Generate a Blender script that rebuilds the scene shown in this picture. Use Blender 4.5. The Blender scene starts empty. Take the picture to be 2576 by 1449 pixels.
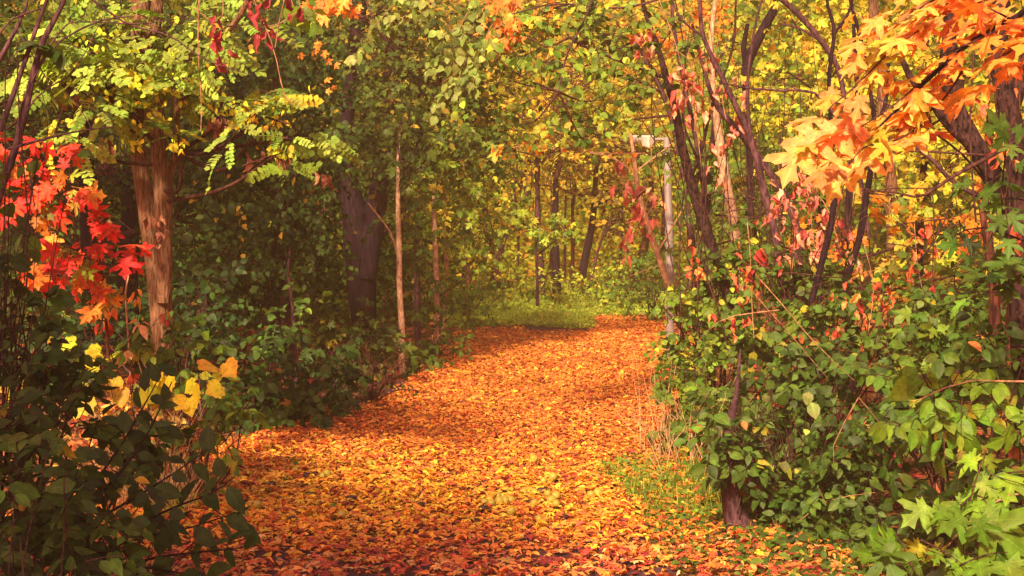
import bpy, math, random
import numpy as np
from mathutils import Vector
S = bpy.context.scene
# ------------------------------------------------------------------ camera
F_MM = 55.0
FPX = F_MM/36.0*2576.0            # focal length in photo units (photo seen 2576 wide)
CAMH = 1.7
PITCH = math.atan((724.5-527.0)/FPX)
cam_d = bpy.data.cameras.new('camera'); cam = bpy.data.objects.new('camera', cam_d)
S.collection.objects.link(cam); S.camera = cam
cam_d.lens = F_MM; cam_d.sensor_width = 36; cam_d.clip_end = 2000; cam_d.clip_start = 0.05
cam.location = (0, 0, CAMH); cam.rotation_euler = (math.pi/2-PITCH, 0, 0)
cam_d.dof.use_dof = False
# ------------------------------------------------------------------ world, sun, exposure
SUN_AZ = Vector((-0.30, -0.85, 0.0)).normalized(); SUN_EL = math.radians(37)
w = bpy.data.worlds.new('World'); S.world = w; w.use_nodes = True
nt = w.node_tree; bg = nt.nodes['Background']
sky = nt.nodes.new('ShaderNodeTexSky'); sky.sky_type = 'NISHITA'; sky.sun_disc = False
sky.sun_elevation = SUN_EL; sky.sun_rotation = math.atan2(SUN_AZ.x, SUN_AZ.y)
sky.dust_density = 3.0
tint = nt.nodes.new('ShaderNodeMix'); tint.data_type = 'RGBA'; tint.blend_type = 'MULTIPLY'
tint.inputs[0].default_value = 1.0; tint.inputs[7].default_value = (1.2, 0.58, 0.50, 1)   # tints the sky light so shadows turn warm purple
nt.links.new(sky.outputs[0], tint.inputs[6]); nt.links.new(tint.outputs[2], bg.inputs[0])
bg.inputs[1].default_value = 0.115
sd = bpy.data.lights.new('sun', 'SUN'); sun = bpy.data.objects.new('sun', sd); S.collection.objects.link(sun)
sd.energy = 5.0; sd.angle = math.radians(4); sd.color = (1.0, 0.78, 0.47)
sv = Vector((SUN_AZ.x*math.cos(SUN_EL), SUN_AZ.y*math.cos(SUN_EL), math.sin(SUN_EL)))
sun.rotation_euler = sv.to_track_quat('Z', 'Y').to_euler(); sun.location = (-6, -8, 12)
S.view_settings.view_transform = 'Standard'; S.view_settings.look = 'None'
S.view_settings.gamma = 1.0; S.view_settings.exposure = 0.95
S.render.engine = 'CYCLES'
try:
    S.cycles.max_bounces = 6; S.cycles.diffuse_bounces = 3; S.cycles.glossy_bounces = 2
    S.cycles.transmission_bounces = 4; S.cycles.transparent_max_bounces = 4
except Exception: pass

rng = np.random.default_rng(7)
def A(*v): return np.array(v, float)
def nrm(v):
    v = np.asarray(v, float); return v/np.maximum(np.linalg.norm(v, axis=-1, keepdims=True), 1e-9)
CP, SP = math.cos(PITCH), math.sin(PITCH)
def P(x, y, Y):
    """photo position (2576 wide) at world depth Y -> world point"""
    u = (np.asarray(x, float)-1288.0)/FPX; v = -(np.asarray(y, float)-724.5)/FPX
    dy = CP+v*SP; dz = -SP+v*CP
    k = Y/dy
    return np.stack(np.broadcast_arrays(u*k, np.asarray(Y, float)+0*k, CAMH+dz*k), -1)
def G(x, y, z=0.0):
    u = (x-1288.0)/FPX; v = -(y-724.5)/FPX
    dy = CP+v*SP; dz = -SP+v*CP
    k = (z-CAMH)/dz
    return A(u*k, dy*k, z)
def proj(p):
    x, y, z = p[..., 0], p[..., 1], p[..., 2]-CAMH
    d = y*CP-z*SP; v = y*SP+z*CP
    return 1288+FPX*x/d, 724.5-FPX*v/d

# ------------------------------------------------------------------ materials
def new_mat(name):
    m = bpy.data.materials.new(name); m.use_nodes = True
    m.node_tree.nodes.clear(); return m, m.node_tree.nodes, m.node_tree.links
def leaf_mat(name, trans=0.35, rough=0.45, spec=0.35, veins=None, bright=1.0, hue=(.90, 1.18, .95)):
    m, n, l = new_mat(name)
    out = n.new('ShaderNodeOutputMaterial')
    at = n.new('ShaderNodeAttribute'); at.attribute_name = 'leafcol'
    tc = n.new('ShaderNodeTexCoord')
    no = n.new('ShaderNodeTexNoise'); no.inputs['Scale'].default_value = 38; no.inputs['Detail'].default_value = 3
    l.new(tc.outputs['Object'], no.inputs['Vector'])
    mr = n.new('ShaderNodeMapRange'); mr.inputs['From Min'].default_value = .3; mr.inputs['From Max'].default_value = .7
    mr.inputs['To Min'].default_value = .72*bright; mr.inputs['To Max'].default_value = 1.25*bright
    l.new(no.outputs['Fac'], mr.inputs['Value'])
    mul = n.new('ShaderNodeVectorMath'); mul.operation = 'SCALE'
    l.new(at.outputs['Color'], mul.inputs[0]); l.new(mr.outputs['Result'], mul.inputs['Scale'])
    n2 = n.new('ShaderNodeTexNoise'); n2.inputs['Scale'].default_value = 11; n2.inputs['Detail'].default_value = 4
    l.new(tc.outputs['Object'], n2.inputs['Vector'])
    m2 = n.new('ShaderNodeMapRange'); m2.inputs['From Min'].default_value = .42; m2.inputs['From Max'].default_value = .62; l.new(n2.outputs['Fac'], m2.inputs['Value'])
    hs = n.new('ShaderNodeVectorMath'); hs.operation = 'MULTIPLY'; hs.inputs[1].default_value = hue; l.new(mul.outputs['Vector'], hs.inputs[0])
    mh = n.new('ShaderNodeMix'); mh.data_type = 'RGBA'; l.new(m2.outputs['Result'], mh.inputs[0]); l.new(mul.outputs['Vector'], mh.inputs[6]); l.new(hs.outputs[0], mh.inputs[7])
    n3 = n.new('ShaderNodeTexNoise'); n3.inputs['Scale'].default_value = 95; n3.inputs['Detail'].default_value = 2; l.new(tc.outputs['Object'], n3.inputs['Vector'])
    m3 = n.new('ShaderNodeMapRange'); m3.inputs['From Min'].default_value = .66; m3.inputs['From Max'].default_value = .72; m3.inputs['To Max'].default_value = .75; l.new(n3.outputs['Fac'], m3.inputs['Value'])
    bs = n.new('ShaderNodeVectorMath'); bs.operation = 'MULTIPLY'; bs.inputs[1].default_value = (.45, .28, .3); l.new(mh.outputs[2], bs.inputs[0])
    mb = n.new('ShaderNodeMix'); mb.data_type = 'RGBA'; l.new(m3.outputs['Result'], mb.inputs[0]); l.new(mh.outputs[2], mb.inputs[6]); l.new(bs.outputs[0], mb.inputs[7])
    col = mb.outputs[2]
    if veins:
        uv = n.new('ShaderNodeAttribute'); uv.attribute_name = 'leafuv'
        sx = n.new('ShaderNodeSeparateXYZ'); l.new(uv.outputs['Vector'], sx.inputs[0])
        def M(op, a, b=None, c=None):
            q = n.new('ShaderNodeMath'); q.operation = op
            for i, v in enumerate((a, b, c)):
                if v is None: continue
                if isinstance(v, (int, float)): q.inputs[i].default_value = v
                else: l.new(v, q.inputs[i])
            return q.outputs[0]
        ax = M('ABSOLUTE', sx.outputs[0]); y = sx.outputs[1]
        if veins == 'pinnate':
            t = M('FRACT', M('MULTIPLY', M('SUBTRACT', y, M('MULTIPLY', ax, .9)), 7.0))
            d2 = M('ABSOLUTE', M('SUBTRACT', t, .5))
            side = M('LESS_THAN', d2, .09)
            mid = M('LESS_THAN', ax, .022)
            v = M('MAXIMUM', M('MULTIPLY', side, .5), mid)
        else:
            mid = M('LESS_THAN', ax, .014)
            v = mid
            for ang in (42, 80):
                c, s_ = math.cos(math.radians(ang)), math.sin(math.radians(ang))
                # distance from the ray leaving the leaf base at this angle from the midrib
                dd = M('ABSOLUTE', M('SUBTRACT', M('MULTIPLY', ax, c), M('MULTIPLY', M('SUBTRACT', y, .05), s_)))
                v = M('MAXIMUM', v, M('MULTIPLY', M('LESS_THAN', dd, .011), .8))
        mx = n.new('ShaderNodeMix'); mx.data_type = 'RGBA'; mx.blend_type = 'MIX'
        sc = n.new('ShaderNodeVectorMath'); sc.operation = 'SCALE'; sc.inputs['Scale'].default_value = 1.45
        l.new(col, sc.inputs[0])
        l.new(M('MULTIPLY', v, .7), mx.inputs[0]); l.new(col, mx.inputs[6]); l.new(sc.outputs[0], mx.inputs[7])
        col = mx.outputs[2]
    pr = n.new('ShaderNodeBsdfPrincipled'); pr.inputs['Roughness'].default_value = rough
    pr.inputs['Specular IOR Level'].default_value = spec
    l.new(col, pr.inputs['Base Color'])
    tr = n.new('ShaderNodeBsdfTranslucent')
    ts = n.new('ShaderNodeVectorMath'); ts.operation = 'MULTIPLY'; ts.inputs[1].default_value = (1.25, 1.15, .55)
    l.new(col, ts.inputs[0]); l.new(ts.outputs[0], tr.inputs['Color'])
    ms = n.new('ShaderNodeMixShader'); ms.inputs[0].default_value = trans
    l.new(pr.outputs[0], ms.inputs[1]); l.new(tr.outputs[0], ms.inputs[2]); l.new(ms.outputs[0], out.inputs[0])
    return m
def bark_mat(name, c1, c2, scale=18, stretch=.12, bump=.6, moss=None):
    m, n, l = new_mat(name)
    out = n.new('ShaderNodeOutputMaterial'); pr = n.new('ShaderNodeBsdfPrincipled')
    pr.inputs['Roughness'].default_value = .85; pr.inputs['Specular IOR Level'].default_value = .15
    tc = n.new('ShaderNodeTexCoord'); mp = n.new('ShaderNodeMapping'); mp.inputs['Scale'].default_value = (1, 1, stretch)
    l.new(tc.outputs['Object'], mp.inputs[0])
    no = n.new('ShaderNodeTexNoise'); no.inputs['Scale'].default_value = scale*3; no.inputs['Detail'].default_value = 6
    no.inputs['Distortion'].default_value = .6
    l.new(mp.outputs[0], no.inputs['Vector'])
    n2 = n.new('ShaderNodeTexNoise'); n2.inputs['Scale'].default_value = 3.5; n2.inputs['Detail'].default_value = 4
    l.new(tc.outputs['Object'], n2.inputs['Vector'])
    cr = n.new('ShaderNodeValToRGB'); cr.color_ramp.elements[0].position = .36; cr.color_ramp.elements[1].position = .66
    cr.color_ramp.elements[0].color = (*c1, 1); cr.color_ramp.elements[1].color = (*c2, 1)
    l.new(no.outputs['Fac'], cr.inputs[0])
    mr = n.new('ShaderNodeMapRange'); mr.inputs['From Min'].default_value = .3; mr.inputs['From Max'].default_value = .7
    mr.inputs['To Min'].default_value = .6; mr.inputs['To Max'].default_value = 1.35
    l.new(n2.outputs['Fac'], mr.inputs['Value'])
    mu = n.new('ShaderNodeVectorMath'); mu.operation = 'SCALE'
    l.new(cr.outputs[0], mu.inputs[0]); l.new(mr.outputs[0], mu.inputs['Scale'])
    l.new(mu.outputs[0], pr.inputs['Base Color'])
    bp = n.new('ShaderNodeBump'); bp.inputs['Strength'].default_value = bump; bp.inputs['Distance'].default_value = .02
    l.new(no.outputs['Fac'], bp.inputs['Height']); l.new(bp.outputs[0], pr.inputs['Normal'])
    l.new(pr.outputs[0], out.inputs[0]); return m
MAT = {
 'leaf': leaf_mat('leaf_green', .30, .5, .22, 'pinnate'),
 'dull': leaf_mat('leaf_matt', .25, .6, .15, 'pinnate'),
 'mapl': leaf_mat('leaf_maple', .38, .5, .25, 'palmate'),
 'dry': leaf_mat('leaf_dry', .22, .6, .2, 'pinnate', hue=(1, .85, 1)),
 'litter': leaf_mat('leaf_fallen', .12, .55, .3, 'palmate', hue=(1.0, .97, .95)),
 'far': leaf_mat('leaf_far', .35, .6, .1),
 'grass': leaf_mat('grass_blade', .3, .5, .2),
 'robinia_bark': bark_mat('bark_furrowed', (.10, .045, .026), (.31, .16, .09), 26, .16, .9),
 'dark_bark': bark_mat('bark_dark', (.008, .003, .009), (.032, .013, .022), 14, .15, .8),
 'purple_bark': bark_mat('bark_purple', (.030, .012, .020), (.14, .062, .075), 16, .3, .5),
 'plated_bark': bark_mat('bark_plated', (.008, .003, .005), (.075, .034, .034), 14, .5, 1.0),
 'pale_bark': bark_mat('bark_pale', (.30, .17, .11), (.66, .42, .27), 14, .5, .3),
 'tan_bark': bark_mat('bark_tan', (.26, .12, .065), (.58, .32, .19), 14, .4, .3),
 'red_bark': bark_mat('bark_red', (.035, .010, .010), (.17, .055, .035), 14, .25, .7),
 'twig': bark_mat('twig', (.03, .012, .014), (.12, .05, .04), 20, .5, .1),
 'twig_light': bark_mat('twig_light', (.2, .09, .05), (.45, .26, .13), 20, .5, .1),
 'stalk': bark_mat('dry_stalk', (.34, .19, .09), (.66, .44, .24), 20, .5, .1),
}

# ------------------------------------------------------------------ leaf templates: unit length along +Y, upper side +Z
def T_oval(w=.34, fold=.12, droop=.18, rows=4, tipw=None):
    ts = np.linspace(0, 1, rows+1); v = []; f = []
    hw = w*np.sin(np.pi*ts**.85)**.8; hw[0] = 0; hw[-1] = 0
    z = -droop*ts**2
    mid = []
    for i, t in enumerate(ts): mid.append(len(v)); v.append((0, t, z[i]))
    L = {}; R = {}
    for i in range(1, rows):
        L[i] = len(v); v.append((-hw[i], ts[i]-.02, z[i]+fold*hw[i]/w*.6)); R[i] = len(v); v.append((hw[i], ts[i]-.02, z[i]+fold*hw[i]/w*.6))
    f += [(mid[0], mid[1], L[1]), (mid[0], R[1], mid[1])]
    for i in range(1, rows-1):
        f += [(mid[i], mid[i+1], L[i+1], L[i]), (mid[i], R[i], R[i+1], mid[i+1])]
    f += [(mid[rows-1], mid[rows], L[rows-1]), (mid[rows-1], R[rows-1], mid[rows])]
    return np.array(v, float), f
def T_fan(right, centre=(0, .3), curl=.25, wave=.05, seed=0):
    r = np.random.default_rng(seed)
    pts = [(0, 0)]+list(right)+[(-x, y) for x, y in right[-2::-1]]
    v = [(centre[0], centre[1], 0)]
    for x, y in pts:
        d = math.hypot(x-centre[0], y-centre[1])
        v.append((x+r.normal()*.012, y+r.normal()*.012, -curl*d*d+r.normal()*wave+.10*abs(x)))
    k = len(pts)
    f = [(0, 1+i, 1+(i+1) % k) for i in range(k)]
    return np.array(v, float), f
MAPLE = [(.05, 0), (.30, -.10), (.27, .06), (.43, .10), (.22, .2), (.44, .30), (.62, .42), (.68, .585), (.50, .56), (.38, .58), (.12, .43), (.19, .64), (.29, .79), (.12, .82), (0, 1.06)]
MAPLE_LO = [(.28, -.08), (.26, .18), (.64, .52), (.17, .46), (.24, .74), (0, 1.0)]
GRAPE = [(.10, -.10), (.28, -.12), (.42, .02), (.52, .10), (.46, .26), (.56, .40), (.42, .52), (.40, .66), (.24, .70), (.14, .84), (0, .96)]
CORD = [(.12, -.08), (.34, -.02), (.44, .18), (.42, .42), (.28, .66), (.10, .86), (0, 1.0)]
TM = {
 'oval': [T_oval(.30, .14, .22), T_oval(.27, .05, .35), T_oval(.33, .2, .05)],
 'wide': [T_oval(.40, .16, .2), T_oval(.42, .05, .32), T_oval(.37, .22, .08)],
 'slim': [T_oval(.19, .1, .3), T_oval(.17, .05, .5)],
 'small': [T_oval(.34, .1, .2, 3), T_oval(.30, .1, .35, 3)],
 'maple': [T_fan(MAPLE, (0, .3), c, .03, i) for i, c in enumerate((.15, .35, .55))],
 'maplo': [T_fan(MAPLE_LO, (0, .3), c, .05, i) for i, c in enumerate((.2, .5, .8))],
 'grape': [T_fan(GRAPE, (0, .25), c, .04, i) for i, c in enumerate((.1, .3))],
 'cord': [T_fan(CORD, (0, .3), c, .03, i) for i, c in enumerate((.1, .3))],
 'curl': [T_oval(.22, .5, .5, 4), T_oval(.26, .7, .2, 4), T_oval(.18, .35, .8, 4)],
}
def crumple(t, s, seed):
    r = np.random.default_rng(seed); v = t[0].copy(); v[1:-1] += r.normal(size=(len(v)-2, 3))*s; return v, t[1]
TM['curl'] = [crumple(T_oval(w_, fo, dr, 5), .055, i) for i, (w_, fo, dr) in enumerate([(.17, .5, .4), (.22, .7, .2), (.13, .4, .7), (.24, .3, -.3), (.16, .8, .1)])]
def T_pinnate(pairs=7, seed=0, droop=.25):
    r = np.random.default_rng(seed); v = []; f = []
    lv, lf = T_oval(.43, .05, .08, 4)
    def put(o, d, s):
        b = len(v); dx, dy = d; tl = r.normal()*.18
        for x, y, z in lv:
            v.append((o[0]+s*(x*dy+y*dx), o[1]+s*(y*dy-x*dx), o[2]+s*(z+x*tl)-.10*s*abs(y)))
        for q in lf: f.append(tuple(b+i for i in q))
    for k in range(pairs):
        t = .16+.76*k/(pairs-1); zz = -droop*t*t
        s = .25*(1-.25*abs(t-.5))
        for sg in (-1, 1):
            if r.random() < .06: continue
            a = math.radians(68+r.normal()*9); put((0, t, zz), (sg*math.sin(a), math.cos(a)), s)
    put((0, .95, -droop*.9), (r.normal()*.15, 1), .25)
    for k in range(4):
        t0, t1 = k/4, (k+1)/4; b = len(v)
        for t in (t0, t1):
            for sx in (-.006, .006): v.append((sx, t, -droop*t*t-.003))
        f.append((b, b+1, b+3, b+2))
    return np.array(v, float), f
TM['pinn'] = [T_pinnate(6, i, d) for i, d in enumerate((.15, .35, .5))]
TM['pinn5'] = [T_pinnate(3, 5+i, d) for i, d in enumerate((.1, .3))]
TM['far'] = [(np.array([(0, 0, 0), (.34, .35, .08), (0, .45, 0), (-.34, .35, .08), (.2, .75, -.05), (0, 1, -.15), (-.2, .75, -.05)], float),
              [(0, 1, 2), (0, 2, 3), (1, 4, 5, 2), (3, 2, 5, 6)])]
TM['blade'] = [(np.array([(-.012, 0, 0), (.012, 0, 0), (-.012, .45, .03), (.012, .45, .03), (-.007, .8, -.04), (.007, .8, -.04), (0, 1, -.16)], float),
                [(0, 1, 3, 2), (2, 3, 5, 4), (4, 5, 6)])]

# ------------------------------------------------------------------ mesh accumulators
C = S.collection
def mesh_obj(name, V, loops, tot, mat, parent, attrs=None, smooth=True):
    me = bpy.data.meshes.new(name)
    off = np.array(parent.location) if parent else np.zeros(3)
    V = V-off
    me.vertices.add(len(V)); me.vertices.foreach_set('co', V.astype(np.float32).ravel())
    me.loops.add(len(loops)); me.loops.foreach_set('vertex_index', loops.astype(np.int32))
    me.polygons.add(len(tot))
    st = np.concatenate([[0], np.cumsum(tot)[:-1]]).astype(np.int32)
    me.polygons.foreach_set('loop_start', st)
    try: me.polygons.foreach_set('loop_total', tot.astype(np.int32))
    except Exception: pass
    me.polygons.foreach_set('use_smooth', np.full(len(tot), smooth))
    me.update(calc_edges=True)
    for k, (ty, arr) in (attrs or {}).items():
        a = me.attributes.new(k, ty, 'POINT')
        a.data.foreach_set('color' if 'COLOR' in ty else 'vector', arr.astype(np.float32).ravel())
    me.materials.append(mat)
    o = bpy.data.objects.new(name, me); C.objects.link(o)
    if parent: o.parent = parent
    return o
class Leaves:
    def __init__(s): s.b = {}; s.n = 0
    def add(s, kind, pos, d, n, size, col):
        if len(pos) == 0: return
        ts = TM[kind]; pick = rng.integers(0, len(ts), len(pos)); s.n += len(pos)
        size = np.broadcast_to(size, (len(pos),)); col = np.broadcast_to(col, (len(pos), 3))
        for i in range(len(ts)):
            m = pick == i
            if m.any(): s.b.setdefault((kind, i), []).append((pos[m], d[m], n[m], size[m], col[m]))
    def build(s, name, mat, parent=None):
        Vs = []; Ls = []; Ts = []; Cs = []; Us = []; base = 0
        for (kind, i), lst in s.b.items():
            tv, tf = TM[kind][i]
            pos, d, n, sz, col = [np.concatenate([q[k] for q in lst]) for k in range(5)]
            Y = nrm(d); X = nrm(np.cross(Y, n)+1e-6); Z = np.cross(X, Y)
            N = len(pos); K = len(tv)
            V = pos[:, None]+sz[:, None, None]*(X[:, None]*tv[None, :, 0:1]+Y[:, None]*tv[None, :, 1:2]+Z[:, None]*tv[None, :, 2:3])
            fl = np.concatenate([np.array(f) for f in tf]); ft = np.array([len(f) for f in tf])
            Ls.append((base+np.arange(N)[:, None]*K+fl[None]).ravel()); Ts.append(np.tile(ft, N))
            Vs.append(V.reshape(-1, 3)); base += N*K
            c = np.ones((N, K, 4)); c[..., :3] = np.clip(col, 0, 1)[:, None]
            Cs.append(c.reshape(-1, 4)); Us.append(np.tile(tv, (N, 1)))
        if not Vs: return None
        return mesh_obj(name, np.concatenate(Vs), np.concatenate(Ls), np.concatenate(Ts), mat, parent,
                        {'leafcol': ('FLOAT_COLOR', np.concatenate(Cs)), 'leafuv': ('FLOAT_VECTOR', np.concatenate(Us))})
class Tubes:
    def __init__(s): s.V = []; s.L = []; s.T = []; s.base = 0
    def many(s, pts, rad, sides=4):
        """pts (S,K,3), rad (S,K)"""
        Sn, K, _ = pts.shape
        if Sn == 0: return
        tg = np.gradient(pts, axis=1); tg = nrm(tg)
        ref = np.where(np.abs(tg[..., 2:3]) > .85, A(0, 1, 0), A(0, 0, 1))
        ref = np.broadcast_to(ref[:, :1], tg.shape)
        X = nrm(np.cross(tg, ref)+1e-7); Y = np.cross(tg, X)
        a = np.arange(sides)/sides*2*np.pi
        V = pts[:, :, None]+rad[:, :, None, None]*(X[:, :, None]*np.cos(a)[None, None, :, None]+Y[:, :, None]*np.sin(a)[None, None, :, None])
        q = []
        for k in range(K-1):
            for i in range(sides):
                j = (i+1) % sides
                q.append((k*sides+i, k*sides+j, (k+1)*sides+j, (k+1)*sides+i))
        q = np.array(q).ravel()
        s.L.append((s.base+np.arange(Sn)[:, None]*(K*sides)+q[None]).ravel()); s.T.append(np.full(Sn*(K-1)*sides, 4))
        s.V.append(V.reshape(-1, 3)); s.base += Sn*K*sides
    def limb(s, pts, rad, sides=8, n=None, rough=0.0, wob=0.0):
        """one limb through control points (smooth), radii per control point"""
        pts = np.asarray(pts, float); rad = np.asarray(rad, float)
        L = np.linalg.norm(np.diff(pts, axis=0), axis=1).sum()
        n = n or int(max(5, min(80, L/.08)))
        if len(pts) == 2: pts = np.array([pts[0], (pts[0]+pts[1])/2, pts[1]]); rad = np.array([rad[0], rad.mean(), rad[1]])
        q = catmull(pts, n); r = np.interp(np.linspace(0, 1, n), np.linspace(0, 1, len(rad)), rad)
        if wob:
            t = np.linspace(0, L, n)
            for ax in (0, 1):
                q[:, ax] += wob*(np.sin(t*2.3+rng.random()*6)+.6*np.sin(t*5.1+rng.random()*6))*np.minimum(1, np.arange(n)/3)
        if rough:
            base0 = s.base
            s.many(q[None], r[None], sides)
            V = s.V[-1].reshape(n, sides, 3); a = np.arange(sides)/sides*2*np.pi; t = np.linspace(0, L, n)[:, None]
            f = 1+rough*(.5*np.sin(9*a+2.2*np.sin(t*1.7))+.4*np.sin(14*a+3*np.sin(t*2.6+1)+t*1.5)+.5*np.sin(3*a+t*2.2))+rough*.35*rng.normal(size=(n, sides))
            V[:] = q[:, None]+(V-q[:, None])*f[..., None]
            s.V[-1] = V.reshape(-1, 3)
        else: s.many(q[None], r[None], sides)
        return q
    def build(s, name, mat, parent=None):
        if not s.V: return None
        return mesh_obj(name, np.concatenate(s.V), np.concatenate(s.L), np.concatenate(s.T), mat, parent)
def catmull(p, n):
    m = len(p); t = np.linspace(0, m-1, n); i = np.minimum(t.astype(int), m-2); u = (t-i)[:, None]
    e = np.concatenate([[2*p[0]-p[1]], p, [2*p[-1]-p[-2]]])
    a, b, c, d = e[i], e[i+1], e[i+2], e[i+3]
    return .5*((2*b)+(-a+c)*u+(2*a-5*b+4*c-d)*u*u+(-a+3*b-3*c+d)*u**3)

def tag(o, label=None, cat=None, group=None, kind=None):
    if label: o['label'] = label
    if cat: o['category'] = cat
    if group: o['group'] = group
    if kind: o['kind'] = kind
    return o
def thing(name, label, cat, loc, group=None):
    o = bpy.data.objects.new(name, None); C.objects.link(o); o.empty_display_size = .2
    o.location = tuple(float(v) for v in loc); return tag(o, label, cat, group)

# ------------------------------------------------------------------ palettes (weight, linear colour)
PAL = {
 'dark':  [(5, (.040, .074, .014)), (4, (.062, .104, .018)), (3, (.026, .046, .012)), (.25, (.40, .24, .03))],  # dark leaf greens that also stand in for part of the left side's shade
 'darkb': [(5, (.028, .054, .013)), (4, (.044, .080, .016)), (2, (.018, .032, .009)), (.1, (.35, .28, .03))],  # deeper still, for the leaves standing in shade
 'olive': [(4, (.065, .090, .014)), (4, (.095, .120, .018)), (2, (.042, .058, .011)), (.6, (.28, .19, .025))],
 'mid':   [(4, (.085, .140, .018)), (4, (.060, .105, .016)), (3, (.130, .180, .025)), (.3, (.45, .33, .03))],
 'bright':[(4, (.14, .21, .025)), (3, (.20, .26, .03)), (3, (.09, .15, .02)), (1, (.42, .38, .04))],
 'lime':  [(4, (.24, .31, .035)), (3, (.33, .37, .04)), (3, (.15, .22, .03)), (1.5, (.60, .48, .05))],
 'robin': [(6, (.25, .33, .055)), (5, (.33, .39, .07)), (3, (.16, .23, .04)), (.5, (.70, .54, .05))],
 'yellow':[(5, (.62, .50, .05)), (4, (.50, .46, .05)), (3, (.34, .38, .04)), (1.5, (.68, .34, .04))],
 'gyel':  [(6, (.80, .66, .05)), (3, (.62, .60, .05)), (1.5, (.80, .42, .05))],
 'gold':  [(4, (.52, .36, .035)), (3, (.38, .30, .03)), (3, (.56, .27, .035)), (2, (.24, .25, .03)), (1.5, (.75, .60, .07))],
 'goldg': [(4, (.38, .41, .035)), (3, (.28, .33, .03)), (2, (.56, .47, .045)), (1, (.56, .28, .04))],
 'brown': [(4, (.20, .10, .02)), (3, (.14, .09, .018)), (3, (.28, .17, .025)), (1, (.5, .36, .04))],
 'red':   [(6, (.70, .040, .036)), (3, (.76, .09, .04)), (1.3, (.75, .24, .04)), (.5, (.30, .30, .04))],
 'redor': [(4, (.78, .12, .03)), (4, (.78, .22, .035)), (1.5, (.60, .30, .05)), (.6, (.35, .32, .05))],
 'orange':[(5, (.86, .24, .06)), (4, (.86, .32, .06)), (1.5, (.88, .42, .09))],
 'peach': [(4, (.78, .40, .12)), (2, (.72, .47, .10)), (3, (.80, .31, .11)), (1, (.48, .42, .05))],
 'omap':  [(4, (.80, .28, .03)), (3, (.70, .20, .025)), (1, (.7, .4, .04))],
 'pink':  [(4, (.66, .20, .15)), (3, (.74, .34, .20)), (2, (.46, .10, .08)), (1.5, (.78, .48, .28))],
 'crim':  [(4, (.42, .06, .08)), (3, (.30, .04, .05))],
 'thick': [(3, (.70, .40, .08)), (3, (.62, .20, .06)), (2, (.80, .58, .12)), (2, (.20, .20, .03)), (1, (.5, .08, .04))],
 'grassy':[(4, (.36, .42, .05)), (3, (.45, .45, .06)), (2, (.24, .33, .04))],
 'apple': [(4, (.10, .15, .03)), (3, (.14, .20, .04)), (1, (.3, .3, .06))],
}
def pick(pal, n, jit=.18):
    p = PAL[pal] if isinstance(pal, str) else pal
    wts = np.array([q[0] for q in p], float); cols = np.array([q[1] for q in p])
    c = cols[rng.choice(len(p), n, p=wts/wts.sum())]
    return c*np.exp(rng.normal(size=(n, 1))*jit)*np.exp(rng.normal(size=(n, 3))*jit*.25)

# ------------------------------------------------------------------ foliage growing
OPEN = nrm(A(0, -1, .15))
def sprays(F, T, org, out, nl=8, L=.4, size=.08, kind='oval', pal='mid', face=A(-.25, -.75, .75), fj=.55, droop=.25,
           hang=.25, clump=.6, sv=.2, tw=.0022, spread=.9):
    Sn = len(org)
    if Sn == 0: return
    d = nrm(out+rng.normal(size=(Sn, 3))*.45)
    Ls = L*np.exp(rng.normal(size=Sn)*.25)
    side = nrm(np.cross(d, A(0, 0, 1))+1e-6)
    t = (np.arange(nl)+.6)/nl; t = t[None]+rng.normal(size=(Sn, nl))*.04
    p = org[:, None]+d[:, None]*(Ls[:, None]*t)[..., None]; p[..., 2] -= droop*Ls[:, None]*t**2
    sg = np.where(np.arange(nl) % 2 == 0, 1., -1.)[None]*np.ones((Sn, 1)); sg[:, -1] = 0
    ld = d[:, None]*.55+side[:, None]*(sg*spread)[..., None]+rng.normal(size=(Sn, nl, 3))*.28
    ld[..., 2] -= hang+droop*.5
    ld = nrm(ld)
    n = nrm(face)[None, None]+rng.normal(size=(Sn, nl, 3))*fj+rng.normal(size=(Sn, 1, 3))*fj*.5
    sz = size*np.exp(rng.normal(size=(Sn, nl))*sv)*(1-.25*np.abs(t-.5))
    p2 = p+ld*sz[..., None]*.18
    base = pick(pal, Sn, .2)[:, None]; ind = pick(pal, Sn*nl, .2).reshape(Sn, nl, 3)
    own = rng.random((Sn, nl, 1)) < clump
    col = np.where(own, base*np.exp(rng.normal(size=(Sn, nl, 1))*.16), ind)
    F.add(kind, p2.reshape(-1, 3), ld.reshape(-1, 3), n.reshape(-1, 3), sz.ravel(), col.reshape(-1, 3))
    if T is not None:
        k = np.linspace(-.25, 1, 5)
        q = org[:, None]+d[:, None]*(Ls[:, None]*k[None])[..., None]; q[..., 2] -= droop*Ls[:, None]*(k**2*np.sign(k))[None]
        T.many(q, tw*np.linspace(1.6, .6, 5)[None]*np.ones((Sn, 1)), 3)
def blob_points(b, ncl, per, tight=.30):
    """b = (cx, cy, rx, ry, Y, dY) in photo units; returns spray origins, outward directions and cluster centres"""
    cx, cy, rx, ry, Y, dY = b
    a = rng.random(ncl)*2*np.pi; r = .82*np.sqrt(rng.random(ncl))
    Yc = Y+(rng.random(ncl)*2-1)*dY
    cc = P(cx+rx*r*np.cos(a), cy+ry*r*np.sin(a), Yc)
    ctr = P(cx, cy, Y)
    k = min((rx+ry)/2*Y/FPX*tight*.95, .22)
    o = (cc[:, None]+rng.normal(size=(ncl, per, 3))*k*A(1, 1, .7)).reshape(-1, 3)
    out = nrm(o-ctr)*.8+A(0, -.45, .12)+rng.normal(size=o.shape)*.25
    o[:, 2] = np.maximum(o[:, 2], .03)
    return o, out, cc
def area_of(b): return b[2]*b[3]*math.pi*(b[4]/FPX)**2
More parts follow.
